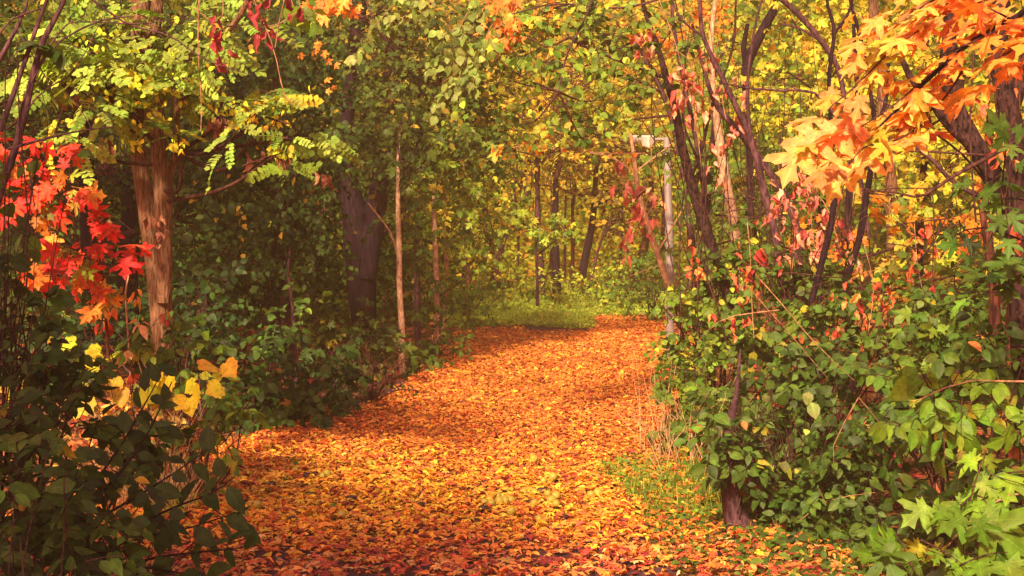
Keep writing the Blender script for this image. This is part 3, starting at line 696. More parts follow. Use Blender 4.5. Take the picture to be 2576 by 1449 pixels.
def dead_bush(F, T, TR, root):
    b = np.array(root.location)
    for k in range(16):
        a = rng.normal()*.9; e = b+A(math.sin(a)*.45, rng.normal()*.15, .12+.38*math.cos(a)*rng.random()+.05)
        m = (b+e)/2+A(0, 0, .06); q = TR.limb([b, m, e], [.011, .006, .002], 5, n=8, wob=.01)
        for j in range(3):
            s_ = q[rng.integers(3, 7)]; TR.limb([s_, s_+rng.normal(size=3)*.06+A(0, 0, .07), s_+rng.normal(size=3)*.12+A(0, 0, .14)], [.004, .003, .001], 4, n=5)
plant('dead_bush', 'bare reddish low bush at the left edge of the path', 'bush', G(935, 1018), [], trunk=None, trunk_mat='red_bark', parts=('stem', 'foliage'), extra=dead_bush)

# ================================================================== LEFT SIDE, NEAR
def pods(F, pts, n=5, size=.08):
    for x, y, Y in pts:
        c = P(x, y, Y); p = c+rng.normal(size=(n, 3))*A(.03, .03, .02)
        F.add('curl', p, A(0, 0, -1)+rng.normal(size=(n, 3))*.15, rng.normal(size=(n, 3)), size*(.8+.4*rng.random(n)), pick([(1, (.42, .20, .12)), (1, (.30, .12, .08))], n))
def robinia_extra(F, T, TR, root):
    for cx, cy, rx, ry, n in [(230, 130, 180, 110, 70), (450, 180, 160, 120, 70), (620, 290, 110, 50, 60), (350, 250, 180, 60, 70), (700, 380, 40, 15, 30), (330, 360, 40, 15, 16), (450, 360, 20, 12, 26)]:
        p = P(cx+rng.normal(size=n)*rx*.5, cy+rng.normal(size=n)*ry*.5, 9.0+.25*rng.normal(size=n)*.5)
        F.add('small', p, rng.normal(size=(n, 3))*A(.6, .6, .4)+A(0, 0, -.6), A(-.3, -1, .5)+rng.normal(size=(n, 3))*.5, .042+.008*rng.normal(size=n), pick('gyel', n))
    for q in [(265, 365, 9.3), (390, 545, 9.2), (400, 585, 9.2), (535, 300, 9.3), (545, 295, 9.3), (560, 300, 9.3), (805, 440, 9), (250, 360, 9.2), (720, 395, 9), (640, 390, 9.1), (180, 240, 9.2), (555, 130, 9.3), (380, 150, 9.3), (415, 160, 9.3), (275, 560, 9.3)]: F2 = Leaves(); pods(F2, [q], 4); F2.build('seed_pods', MAT['dry'], root)
plant('forked_tree', 'robinia with a forked furrowed trunk and feathery light green leaves on the left', 'tree', G(420, 1228),
      [(300, 90, 210, 75, 9.3, .5, 1.25), (460, 90, 130, 75, 9.4, .5, 1.2), (230, 190, 190, 70, 9.2, .5, 1.2), (430, 175, 170, 62, 9.1, .5, 1.3), (560, 255, 100, 40, 9.1, .3, 1.0), (260, 240, 110, 28, 9.1, .4, 1.1),
       (170, 290, 90, 40, 9.2, .4, .8), (660, 295, 70, 30, 9.0, .2, .8), (720, 345, 45, 22, 8.9, .15, .8), (640, 350, 60, 22, 9.0, .2, .6), (700, 390, 30, 10, 8.9, .1, .7, 'lime'), (450, 355, 28, 14, 8.9, .1, .6, 'lime'), (90, 130, 90, 70, 9.3, .3, .7), (600, 60, 70, 50, 9.3, .4, .7)],
      'pinn', .165, 'robin', 1.5,
      [[(415, 1235, 62, 9.65), (413, 1130, 54, 9.63), (410, 1000, 50, 9.6), (408, 850, 54, 9.6), (400, 720, 60, 9.6), (386, 640, 48, 9.62), (368, 520, 44, 9.64), (352, 400, 42, 9.66), (346, 290, 42, 9.68), (352, 150, 48, 9.65), (356, -20, 46, 9.7)],
       [(412, 760, 34, 9.53), (413, 640, 42, 9.50), (411, 520, 42, 9.48), (402, 400, 42, 9.48), (392, 290, 40, 9.5), (384, 150, 36, 9.6), (398, -20, 30, 9.7)],
       [(420, 610, 16, 9.53), (426, 520, 18, 9.53), (430, 440, 18, 9.55), (446, 385, 16, 9.5), (447, 300, 14, 9.5), (440, 220, 12, 9.5)],
       [(440, 300, 10, 9.5), (490, 165, 13, 9.3), (545, 105, 15, 9.2), (595, 50, 15, 9.1), (632, -20, 15, 9.0)]],
      'robinia_bark', 'twig', 'dull', nl=6, L=.22, hang=.15, face=A(-.3, -.65, .8), fj=.4, limb_r=.010, tw=.003, sv=.18, extra=robinia_extra)

def shoot_line(T, pts, r=.004, wob=.01, r1=.3): 
    return T.limb([P(*q) for q in pts], [r, r*.8, r*r1/.3*.3], 5, wob=wob)
# red maple
plant('red_maple_sapling', 'small maple with scarlet and orange leaves in front of the forked trunk', 'tree', gb(262, 8.7),
      [(215, 640, 110, 30, 8.5, .22, 1.3, 'red'), (280, 570, 60, 22, 8.4, .12, 1.4, 'red'), (75, 625, 45, 25, 8.5, .12, 1.1, 'redor'), (150, 690, 40, 45, 8.5, .12, 1.1, 'red'), (265, 690, 35, 25, 8.5, .1, 1, 'orange'), (245, 770, 42, 28, 8.5, .1, 1.3, 'redor'), (130, 580, 60, 20, 8.5, .1, .9, 'omap'), (205, 680, 60, 25, 8.5, .1, 1, 'red')],
      'maple', .086, 'red', 2.3, [[(272, 900, 9, 8.7), (268, 820, 8, 8.7), (262, 740, 7, 8.6), (254, 660, 5, 8.6), (240, 620, 4, 8.5)], [(258, 720, 4, 8.6), (280, 680, 3, 8.5), (300, 590, 3, 8.4)]],
      'red_bark', leaf='mapl', nl=4, L=.16, hang=.7, limb_r=.003, fj=.4, tight=.22, face=A(-.3, -1, .45))
plant('red_maple_branch', 'scarlet maple branch at the left edge below the bare purple branches', 'branch', gb(-80, 8),
      [(130, 465, 95, 60, 8.0, .2, 1.5, 'red'), (40, 370, 45, 35, 8.0, .15, .9, 'red'), (30, 510, 40, 30, 8.0, .15, 1.3, 'red'), (215, 470, 32, 22, 7.9, .1, 1.2, 'red'), (100, 395, 60, 35, 8.0, .15, 1.0, 'red'), (190, 520, 18, 22, 7.9, .05, 1, 'orange')],
      'maple', .086, 'red', 2.2, [[(-60, 560, 9, 8.2), (40, 500, 6, 8.1), (120, 470, 4, 8.0), (200, 455, 3, 8.0)]], 'red_bark', leaf='mapl', nl=4, L=.16, hang=.7, limb_r=.003, fj=.4, tight=.22, face=A(-.3, -1, .45))
plant('virginia_creeper', 'creeper with small red leaflets climbing beside the base of the forked trunk', 'vine', gb(325, 9),
      [(310, 800, 45, 25, 8.9, .1, .9, 'red'), (360, 810, 25, 25, 8.9, .1, 1, 'pink'), (335, 725, 22, 15, 8.9, .06, .9, 'orange'), (300, 755, 15, 12, 8.9, .05, .8, 'orange'), (345, 875, 25, 12, 8.9, .05, .7, 'pink'), (410, 780, 18, 12, 8.9, .05, .0001, 'pink')],
      'oval', .075, 'red', .8, [[(330, 1000, 4, 9), (322, 850, 4, 9), (316, 740, 5, 9), (325, 695, 4, 9), (315, 660, 2, 9)]], 'tan_bark', nl=5, L=.08, hang=.9, limb_r=.002, tight=.3, parts=('stem', 'foliage'))
# bare purple branches top left
def bare(T, lines, Y, jit=.006, side=True, r_side=.003):
    for line in lines:
        q = T.limb([P(x, y, Y+(z[0] if z else 0)) for x, y, wd, *z in line], [wd*.5*Y/FPX for x, y, wd, *z in line], 8, wob=jit, rough=.04)
        if side:
            for k in range(max(1, len(q)//9)):
                s_ = q[rng.integers(2, len(q)-1)]; dr = rng.normal(size=3)*A(.25, .1, .2)
                T.limb([s_, s_+dr*.5+A(0, 0, .03), s_+dr+A(0, 0, .02)], [r_side, r_side*.7, r_side*.3], 4, n=6, wob=.008)
def bare_plant(name, label, cat, base, lines, Y, mat, blobs=(), kind='wide', size=.07, pal='dark', part='trunk', lai=1.2, **kw):
    def ex(F, T, TR, root): bare(TR, lines, Y)
    return plant(name, label, cat, base, list(blobs), kind, size, pal, lai, None, mat, parts=(part, 'foliage'), extra=ex, limb_r=.004, **kw)
bare_plant('bare_tree', 'bare purplish branches crossing the top left corner', 'tree', gb(-30, 7.2),
    [[(-40, 640, 22), (0, 480, 22), (30, 400, 20), (62, 300, 19), (85, 200, 17), (110, 110, 15), (150, 30, 13), (172, -30, 11)],
     [(0, 330, 16), (30, 240, 14), (60, 150, 12), (100, 40, 10), (125, -20, 9)], [(40, 360, 8), (60, 250, 6), (130, 120, 5), (240, 55, 5), (330, 40, 3)],
     [(20, 375, 8), (130, 345, 6), (200, 330, 5), (290, 318, 3)], [(-20, 180, 13), (20, 110, 11), (60, 30, 8), (70, -20, 6)],
     [(10, 330, 7), (60, 290, 5), (110, 230, 4), (190, 180, 3), (260, 40, 2)], [(-10, 100, 6), (30, 50, 5), (110, 20, 4)], [(70, 210, 5), (150, 80, 4), (200, 55, 3), (350, 60, 3), (480, 45, 2), (610, 75, 2)],
     [(220, -10, 6), (320, 60, 5), (430, 90, 4), (520, 150, 3), (640, 190, 2)], [(45, 380, 5), (70, 420, 5), (85, 520, 4)]], 7.2, 'purple_bark',
    [(40, 105, 40, 18, 7.1, .1, .6), (15, 150, 20, 20, 7.1, .1, .5)], 'cord', .075, 'dark')
# hanging crimson vine
def hang_vine(label, pts_list, Y, leaves, pal='crim', base=None, size=.085, mat='tan_bark', name='hanging_vine', n_each=2, r=.003):
    def ex(F, T, TR, root):
        for l_ in pts_list: TR.limb([P(x, y, Y) for x, y in l_], [r]*len(l_), 5, wob=.008)
        for x, y, *k in leaves:
            n = n_each; c = P(x, y, Y-.02)+rng.normal(size=(n, 3))*A(.02, .03, .03)
            s_ = size*(k[0] if k else 1)
            F.add('curl', c, A(0, 0, -1)+rng.normal(size=(n, 3))*.4, A(-.3, -1, .2)+rng.normal(size=(n, 3))*.6, s_*np.exp(rng.normal(size=n)*.2), pick(k[1] if len(k) > 1 else pal, n, .18))
    x, y = pts_list[0][-1]
    return plant(name, label, 'vine', base if base is not None else gb(x, Y), [], trunk_mat=mat, parts=('stem', 'leaves'), leaf='dry', extra=ex)
hang_vine('thin vine with shrivelled crimson leaves hanging at the top left of the shade', [[(630, -20), (690, 120), (715, 230), (740, 262)], [(720, -20), (700, 60), (690, 120)], [(560, -20), (555, 60), (490, 20)], [(745, 30), (700, 60), (640, 70)], [(500, -10), (502, 130), (505, 250), (500, 330)]], 8.6,
    [(655, 45), (672, 85), (640, 20), (745, 25), (660, 5), (557, 80), (548, 95, .9), (562, 130), (556, 160, .9), (720, 10, .9), (645, 95, .8), (535, 70, .7), (668, 60, .9), (550, 20, .7)])
# round dark leaves, vine left
plant('vine', 'dark green round leaved vine over the scarlet leaves at the left edge', 'vine', gb(-60, 6.6),
      [(20, 430, 25, 25, 6.7, .05, .5), (75, 470, 30, 14, 6.6, .05, .5), (180, 395, 20, 18, 6.8, .05, .5), (95, 400, 22, 20, 6.8, .05, .4), (30, 560, 45, 30, 6.8, .1, .7), (10, 500, 15, 25, 6.7, .05, .5)], 'cord', .075, 'mid', 1.0, None, nl=3, L=.2, hang=.6, limb_r=.003, parts=('stem', 'foliage'), stems=2)
# dark near shrub, part of its shade put into the leaf colour
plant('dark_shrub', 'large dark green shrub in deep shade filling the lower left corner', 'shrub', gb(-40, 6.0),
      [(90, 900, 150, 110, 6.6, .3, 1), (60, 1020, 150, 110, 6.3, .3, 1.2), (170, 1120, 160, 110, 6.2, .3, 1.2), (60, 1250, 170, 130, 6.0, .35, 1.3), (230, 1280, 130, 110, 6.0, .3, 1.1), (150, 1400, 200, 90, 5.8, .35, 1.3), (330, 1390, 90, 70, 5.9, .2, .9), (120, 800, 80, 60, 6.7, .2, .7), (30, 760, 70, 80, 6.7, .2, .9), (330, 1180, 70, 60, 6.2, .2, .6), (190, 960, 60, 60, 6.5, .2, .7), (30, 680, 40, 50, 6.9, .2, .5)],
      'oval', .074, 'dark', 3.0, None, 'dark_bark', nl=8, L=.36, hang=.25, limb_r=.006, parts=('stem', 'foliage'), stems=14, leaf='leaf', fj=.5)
def side_branches(F, T, TR, root):
    for line in [[(200, 1330), (330, 1260), (430, 1195), (520, 1130)], [(180, 1420), (330, 1360), (480, 1330), (600, 1290)], [(220, 1280), (300, 1190), (380, 1080), (440, 960)], [(240, 1440), (400, 1400), (530, 1385), (620, 1375)],
                 [(150, 1300), (260, 1180), (350, 1030), (390, 960)], [(300, 1340), (430, 1280), (540, 1240), (590, 1200)], [(230, 1430), (340, 1420), (440, 1440), (520, 1440)]]:
        q = TR.limb([P(x, y, 5.9) for x, y in line], [.006, .005, .0035, .002], 5, wob=.01)
        n = len(q); t = np.linspace(.22, 1, 11); idx = (t*(n-1)).astype(int)
        pp = q[idx]; d = nrm(np.gradient(q, axis=0))[idx]
        sg = np.where(np.arange(11) % 2 == 0, 1, -1)[:, None]
        sd_ = np.cross(d, A(0, 1, 0))
        ld = d*.6+sd_*sg*.8+rng.normal(size=(11, 3))*.3+A(0, 0, -.15)
        F.add('oval', pp+rng.normal(size=(11, 3))*.01, ld, A(0, -.8, .6)+rng.normal(size=(11, 3))*.5, .085*np.exp(rng.normal(size=11)*.2), pick('darkb', 11))
plant('dark_shrub', 'dark leafy branches reaching over the path from the lower left corner', 'shrub', gb(100, 5.9), [(560, 1310, 50, 30, 5.9, .1, .4), (430, 1300, 60, 50, 5.9, .1, .5), (470, 1380, 80, 40, 5.9, .1, .5)], 'oval', .10, 'darkb', 1.0, None, 'dark_bark', nl=4, L=.16,
      parts=('stem', 'foliage'), extra=side_branches, limb_r=.003)
plant('shrub', 'mid green leafy shoots catching light at the bottom left edge', 'shrub', gb(40, 5.0),
      [(60, 1350, 70, 40, 5.2, .1, .8), (30, 1240, 60, 50, 5.3, .1, .6), (190, 1410, 80, 35, 5.2, .1, .6), (130, 1080, 60, 40, 5.6, .1, .5), (150, 1180, 70, 40, 5.5, .1, .5)], 'oval', .075, 'mid', 1.1, None, 'dark_bark', nl=5, L=.22, parts=('stem', 'foliage'), stems=2, limb_r=.003)
# grape vine and thicket
plant('grape_vine', 'grape vine with glowing yellow leaves around the foot of the forked trunk', 'vine', gb(400, 8.7),
      [(265, 880, 58, 20, 8.7, .1, 1.8), (375, 945, 28, 20, 8.5, .06, 1.2), (430, 965, 30, 22, 8.4, .06, 1.4), (487, 963, 22, 18, 8.4, .05, 1.1), (520, 928, 14, 8, 8.4, .03, .9), (556, 970, 16, 10, 8.4, .03, .9), (250, 930, 40, 30, 8.7, .1, 1.2), (60, 960, 50, 40, 8.2, .1, .6), (455, 1000, 18, 12, 8.4, .04, .9), (330, 975, 25, 15, 8.5, .05, 1.1), (210, 900, 22, 14, 8.6, .05, 1)],
      'grape', .105, 'gyel', 1.3, None, 'twig_light', nl=2, L=.10, hang=.6, limb_r=.002, parts=('stem', 'leaves'), leaf='mapl', face=A(-.3, -1, .5), fj=.3, tight=.5, stems=5, clump=.9)
plant('thicket', 'sunlit tangle of yellow, orange and red leaves behind the grape vine', 'bush', gb(340, 9.2),
      [(330, 1010, 90, 60, 9.2, .3), (360, 1080, 100, 50, 9.1, .3), (260, 1050, 60, 60, 9.1, .2), (420, 1110, 60, 50, 9.1, .2, .8), (80, 990, 80, 60, 9, .2, .8), (320, 1130, 80, 30, 9.1, .2, .6)],
      'small', .06, 'thick', 2.4, None, 'tan_bark', nl=6, L=.2, stems=26, limb_r=.004, parts=('stem', 'foliage'), leaf='dry')
plant('elder_bush', 'light green bush with compound leaves right of the foot of the forked trunk', 'bush', gb(500, 9.0),
      [(450, 850, 60, 40, 9.1, .15, 1, 'mid'), (400, 880, 80, 30, 9.1, .15, .9, 'bright'), (500, 900, 45, 45, 9, .12, .8, 'bright'), (560, 1010, 50, 50, 8.9, .12, .8, 'mid'), (600, 1060, 50, 40, 8.8, .12, .8, 'bright'), (590, 1120, 40, 28, 8.8, .12, .7, 'bright'), (520, 1080, 50, 60, 8.9, .15, .8, 'mid'), (330, 860, 60, 25, 9, .12, .6, 'bright'), (480, 940, 80, 40, 9, .15, .6, 'mid')],
      'oval', .075, 'bright', 2.2, None, 'twig_light', nl=6, L=.22, stems=9, limb_r=.005, parts=('stem', 'foliage'), hang=.6)
def stalks(label, x0, x1, Y, n, hgt, base, dy=.25, gmat='stalk', cat='dry stems', nm='dry_stalks', lean=.12):
    def ex(F, T, TR, root):
        for k in range(n):
            b = gb(x0+(x1-x0)*rng.random(), Y+rng.normal()*dy); h = hgt*(.45+.7*rng.random()); l_ = rng.normal(size=2)*lean*h*1.6
            TR.limb([b, b+A(l_[0]*.4, l_[1]*.4, h*.5), b+A(l_[0], l_[1], h)], [.0036, .0028, .0012], 4, n=7, wob=.014)
    return plant(nm, label, cat, base, [], trunk_mat=gmat, parts=('stem', 'leaves'), extra=ex)
stalks('clump of dry pinkish tan stems lit below the yellow grape leaves', 270, 480, 9.0, 150, .55, gb(380, 9.0), lean=.25)
stalks('clump of dry straw coloured stalks at the right edge of the path', 1650, 1830, 10.5, 80, .48, gb(1740, 10.3), .35, lean=.3)
stalks('lone tall dry stalks on the leaves left of the straw clump', 1600, 1690, 10.8, 9, .75, gb(1640, 10.8), .1, lean=.05)
stalks('thin brown stems standing beneath the right hand shrub by the stump', 1860, 2020, 9.0, 60, .6, gb(1940, 9.0), .25, 'twig')

# ================================================================== TOP CENTRE
def drape(name, label, lines, Y, kind, size, pal, leaf='leaf', mat='twig_light', base=None, step=.035, hang=.5, cat='branch', part='limb', r=.004, nper=1, spreadd=.02, face=A(-.3, -.8, .6)):
    """branch whose twigs follow lines; leaves all along"""
    def ex(F, T, TR, root):
        for line in lines:
            q = TR.limb([P(x, y, Y+rng.normal()*.03) for x, y in line], list(np.linspace(r, r*.35, len(line))), 5, wob=.01, n=40)
            L = np.linalg.norm(np.diff(q, axis=0), axis=1).sum(); n = int(L/step)*nper
            i = rng.integers(2, 40, n); pp = q[i]+rng.normal(size=(n, 3))*spreadd; d = nrm(np.gradient(q, axis=0))[i]
            ld = d*.5+rng.normal(size=(n, 3))*.55+A(0, 0, -hang)
            F.add(kind, pp, ld, face+rng.normal(size=(n, 3))*.5, size*np.exp(rng.normal(size=n)*.2), pick(pal, n))
    x, y = lines[0][0]
    return plant(name, label, cat, base if base is not None else gb(x, Y), [], trunk_mat=mat, parts=(part, 'leaves'), leaf=leaf, extra=ex)
PALE = [(3, (.22, .27, .07)), (2, (.30, .34, .09)), (1, (.14, .18, .04))]
drape('drooping_branch', 'drooping twigs with small pale green leaves at the top centre', [[(1090, -30), (1000, 10), (960, 50), (925, 90), (905, 140)], [(1130, -20), (1030, 30), (985, 70), (960, 55)], [(1200, -20), (1160, 60), (1130, 130), (1110, 160), (1075, 190)],
      [(1220, 20), (1170, 100), (1160, 170), (1110, 210)], [(1190, 120), (1150, 200), (1120, 240), (1085, 290)], [(1250, -20), (1190, 60), (1130, 80), (1090, 95)], [(1160, -20), (1080, 10), (1060, 50)], [(1240, 60), (1210, 150), (1190, 230)]],
      10.5, 'wide', .062, PALE, step=.016, spreadd=.025)
drape('maple_branch', 'tuft of bright orange maple leaves hanging at the top left of centre', [[(780, -40), (800, -10), (825, 20)], [(840, -50), (850, -10), (860, 20)], [(885, -50), (890, -20), (880, 5)], [(770, -30), (785, 0), (790, 20)]], 11, 'maple', .085, 'orange', 'mapl', step=.02, nper=1, spreadd=.035, hang=.2)
drape('maple_branch', 'small cluster of orange leaves against the dark shade below the top tuft', [[(780, 120), (800, 130), (815, 150), (838, 165)], [(800, 118), (815, 135)], [(805, 212), (815, 220), (825, 226)]], 12, 'maple', .055, 'orange', 'mapl', step=.025, spreadd=.035, r=.002)
drape('maple_branch', 'orange maple leaves at the top centre right beside a dark twig', [[(1200, -20), (1220, 30), (1240, 70)], [(1250, -30), (1260, 40), (1280, 90)], [(1290, -20), (1280, 40), (1240, 110)], [(1300, 20), (1290, 80), (1250, 150)], [(1270, 60), (1230, 80)]], 11.5, 'maplo', .07, 'orange', 'mapl', step=.03, nper=1, spreadd=.05)
drape('linden_branch', 'twig with yellow green heart shaped leaves near the top left of centre', [[(720, -20), (740, 30), (770, 50), (790, 75)], [(750, -10), (760, 25), (800, 40)], [(730, 10), (750, 40), (765, 60)]], 9.5, 'cord', .085, 'lime', 'mapl', step=.035, spreadd=.03)
drape('branch', 'thin twig with small orange leaves stretching across the golden background', [[(1640, 585*.66), (1520, 385), (1400, 375), (1300, 368), (1240, 372)], [(1300, 368), (1270, 385), (1240, 380)], [(1400, 372), (1390, 350), (1370, 345)]], 12, 'small', .045, 'omap', 'dull', 'tan_bark', step=.035, spreadd=.03, r=.005)
# tall leafy tree top centre right
plant('tree', 'light green leafy elm branches hanging over the path at the top right of centre', 'tree', gb(1790, 12.6),
      [(1330, 90, 150, 90, 12, .5, 1, 'bright'), (1480, 120, 150, 110, 11.8, .5, 1.1, 'bright'), (1280, 200, 90, 80, 11.6, .4, .8), (1400, 250, 110, 60, 11.6, .4, .9), (1510, 250, 90, 55, 11.8, .4, .9), (1330, 310, 80, 40, 11.5, .3, .6, 'mid'), (1560, 60, 120, 80, 12, .5, 1.1, 'mid'), (1240, 140, 60, 60, 11.6, .3, .7), (1470, 350, 50, 35, 11.8, .3, .6, 'mid'), (1430, 20, 200, 50, 12.4, .5, 1, 'lime'), (1650, 160, 80, 90, 12, .4, .8, 'mid')],
      'wide', .066, 'bright', 1.0, [[(1790, 1010, 16, 12.6), (1785, 700, 14, 12.6), (1760, 400, 12, 12.6), (1700, 100, 10, 12.6), (1690, -30, 8, 12.6)], [(1680, 200, 7, 12.5), (1540, 145, 7, 12), (1440, 100, 6, 11.8), (1420, 60, 4, 11.8)], [(1500, -20, 6, 11.6), (1460, 70, 5, 11.6), (1425, 140, 5, 11.5), (1405, 230, 3, 11.5)], [(1690, -10, 6, 12), (1560, 20, 5, 12), (1400, 10, 4, 12), (1270, 40, 3, 12)]],
      'purple_bark', leaf='leaf', L=.34, hang=.5, limb_r=.006)
plant('tree', 'yellow and orange leaved tree glowing behind the green elm branches', 'tree', gb(1540, 19),
      [(1480, 80, 150, 90, 18.5, .8, 1, 'lime'), (1350, 150, 140, 90, 18.5, .8, .9, 'goldg'), (1600, 200, 120, 100, 18.5, .8, 1, 'lime'), (1300, 40, 120, 60, 18.5, .8, 1, 'omap'), (1700, 60, 120, 80, 18.5, .8, 1, 'omap'), (1440, 300, 90, 45, 18.5, .6, .7, 'goldg')],
      'maplo', .10, 'lime', 1.3, [[(1548, 880, 22, 19), (1560, 700, 20, 19), (1572, 450, 18, 19), (1580, 200, 14, 19), (1590, 0, 10, 19)]] if False else [[(1760, 880, 22, 19), (1740, 600, 18, 19), (1690, 300, 14, 19), (1600, 100, 10, 19)]], 'purple_bark', leaf='mapl', L=.5, hang=.5)

# ================================================================== LAMP POST
def metal(name, c, rough=.5, met=0.0):
    m, n, l = new_mat(name); out = n.new('ShaderNodeOutputMaterial'); pr = n.new('ShaderNodeBsdfPrincipled')
    tc = n.new('ShaderNodeTexCoord'); no = n.new('ShaderNodeTexNoise'); no.inputs['Scale'].default_value = 9; no.inputs['Detail'].default_value = 5
    mp = n.new('ShaderNodeMapping'); mp.inputs['Scale'].default_value = (1, 1, .25); l.new(tc.outputs['Object'], mp.inputs[0]); l.new(mp.outputs[0], no.inputs['Vector'])
    cr = n.new('ShaderNodeValToRGB'); cr.color_ramp.elements[0].position = .35; cr.color_ramp.elements[1].position = .62
    cr.color_ramp.elements[0].color = (c[0]*.55, c[1]*.5, c[2]*.5, 1); cr.color_ramp.elements[1].color = (*c, 1)
    l.new(no.outputs['Fac'], cr.inputs[0]); l.new(cr.outputs[0], pr.inputs['Base Color']); pr.inputs['Roughness'].default_value = rough; pr.inputs['Metallic'].default_value = met
    l.new(pr.outputs[0], out.inputs[0]); return m
grey_m = metal('galvanised_grey', (.36, .31, .32), .55, .1); white_m = metal('white_enamel', (.86, .82, .74), .5)
YL = 17.6
root = thing('lamp_post', 'slim grey lamp post with a flat white head right of the path', 'lamp post', gb(1688, YL))
T = Tubes(); T.limb([gb(1688, YL)+A(0, 0, -.03), P(1684, 620, YL), P(1678, 400, YL), P(1677, 345, YL)], [.047, .045, .040, .038], 16); T.build('pole', grey_m, root)
T = Tubes(); T.limb([P(1677, 352, YL), P(1660, 350, YL), P(1640, 352, YL)], [.022, .02, .02], 10); T.build('arm', grey_m, root)
for yy in (720, 560): T = Tubes(); T.limb([P(1684, yy, YL)+A(0, 0, -.012), P(1684, yy, YL)+A(0, 0, .012)], [.052, .052], 16, n=3); T.build('band', grey_m, root)
import bmesh
def lamp_head():
    a = P(1573, 345, YL); b = P(1645, 345, YL); L = b[0]-a[0]
    prof = [(0, .0, .004), (.04, .07, .02), (.45, .125, .09), (.82, .12, .12), (1, .05, .06)]   # t, half width, depth below the lid
    V = []; 
    for t, hw, dp in prof:
        x = a[0]+L*t; z = a[2]; y = a[1]
        V += [(x, y-hw, z), (x, y-hw*.7, z-dp), (x, y+hw*.7, z-dp), (x, y+hw, z), (x, y+hw*.6, z+.018), (x, y-hw*.6, z+.018)]
    fl = []; 
    for k in range(len(prof)-1):
        for i in range(6): j = (i+1) % 6; fl.append((k*6+i, k*6+j, (k+1)*6+j, (k+1)*6+i))
    q = np.array(fl); e = len(prof)-1
    loops = np.concatenate([q.ravel(), np.arange(6)[::-1], e*6+np.arange(6)]); tot = np.concatenate([np.full(len(q), 4), [6, 6]])
    return mesh_obj('lamp_head', np.array(V), loops, tot, white_m, root, smooth=False)
lamp_head()
# leaning dead stem
bare_plant('leaning_dead_tree', 'pale tan dead stem leaning across the grey lamp post', 'tree', G(1735, 985), [[(1735, 985, 14), (1722, 900, 15), (1700, 780, 16), (1668, 680, 17), (1638, 590, 15), (1612, 500, 13), (1600, 420, 11), (1585, 330, 8)], [(1602, 430, 5), (1640, 400, 4), (1690, 360, 3)], [(1602, 440, 4), (1540, 395, 3), (1480, 385, 2)], [(1650, 640, 5), (1680, 590, 4), (1720, 520, 3)]], 14.2, 'tan_bark')

# ================================================================== RIGHT SIDE TREES
bare_plant('multi_stem_tree', 'tallest smooth purple stem curving down from the top right of centre', 'tree', gb(1990, 11.5),
    [[(1990, 800, 22), (1965, 700, 20), (1950, 600, 20), (1925, 500, 20), (1905, 400, 19), (1885, 330, 17), (1850, 260, 15), (1820, 200, 13), (1785, 130, 12), (1765, 70, 11), (1762, -30, 10)],
     [(1770, 90, 7), (1735, 70, 6), (1700, 30, 5), (1690, -20, 4)], [(1885, 330, 10), (1880, 200, 8), (1900, 60, 6), (1920, -20, 5)]], 11.5, 'purple_bark')
bare_plant('multi_stem_tree', 'rough purple black stem leaning left behind the lamp post top', 'tree', gb(1870, 12.3),
    [[(1870, 860, 30), (1820, 700, 28), (1770, 560, 28), (1740, 470, 27), (1715, 370, 24), (1700, 280, 20), (1680, 210, 18), (1655, 120, 14), (1625, 30, 11), (1615, -30, 10)],
     [(1735, 460, 9), (1770, 360, 8), (1790, 270, 7), (1840, 120, 6), (1850, -20, 5)], [(1740, 480, 8), (1760, 420, 7), (1720, 300, 6), (1725, 150, 4), (1700, 0, 3)]], 12.3, 'plated_bark')
bare_plant('multi_stem_tree', 'slanting purple stem joining the tall curved one from the left', 'tree', gb(2040, 11.9),
    [[(2040, 820, 22), (2010, 680, 22), (2000, 560, 20), (1960, 470, 18), (1900, 380, 18), (1850, 320, 17), (1800, 260, 13), (1770, 170, 9), (1740, 60, 7)]], 11.9, 'purple_bark')
bare_plant('tree', 'pale beige trunk with mottled bark behind the purple stems', 'tree', gb(1868, 13.5),
    [[(1872, 900, 26), (1862, 720, 26), (1850, 600, 24), (1838, 520, 26), (1822, 420, 26), (1808, 330, 22), (1795, 240, 16), (1790, 100, 12), (1800, -20, 10)]], 13.5, 'pale_bark')
bare_plant('tree', 'thin purple pole standing right of the twin purple stems', 'tree', gb(2075, 10.6),
    [[(2040, 760, 17), (2070, 660, 17), (2095, 560, 16), (2105, 460, 14), (2092, 380, 12), (2088, 280, 11), (2085, 190, 10), (2098, 80, 10), (2080, 10, 8), (2078, -30, 7)], [(2098, 85, 9), (2130, 40, 7), (2150, -20, 6)]], 10.6, 'dark_bark')
bare_plant('tree', 'dark crooked stem rising to a fork behind the foreground maple leaves', 'tree', gb(2160, 11),
    [[(2110, 800, 17), (2140, 680, 18), (2165, 600, 18), (2180, 500, 17), (2195, 400, 15), (2200, 300, 13), (2190, 240, 11), (2170, 130, 9), (2140, 20, 9), (2130, -30, 8)], [(2195, 350, 12), (2230, 250, 9), (2235, 160, 8)]], 11, 'dark_bark')
bare_plant('tree', 'slanting branch of a purple tree running down from the top centre right', 'branch', gb(1900, 12.8),
    [[(1930, -30, 13), (1990, 20, 14), (2060, 100, 15), (2110, 180, 14), (2130, 290, 12), (2160, 420, 10), (2190, 600, 9)], [(2060, 100, 8), (2010, 70, 6), (1960, 60, 4)]], 12.8, 'purple_bark')
bare_plant('tree', 'short dark Y shaped fork at the top above the tall purple stem', 'tree', gb(1895, 15.8),
    [[(1895, 900, 16), (1890, 500, 16), (1878, 250, 18), (1880, 160, 26), (1910, 90, 24), (1950, 20, 22), (1970, -30, 22)], [(1880, 170, 18), (1870, 120, 14), (1880, 60, 10)]], 15.8, 'dark_bark')
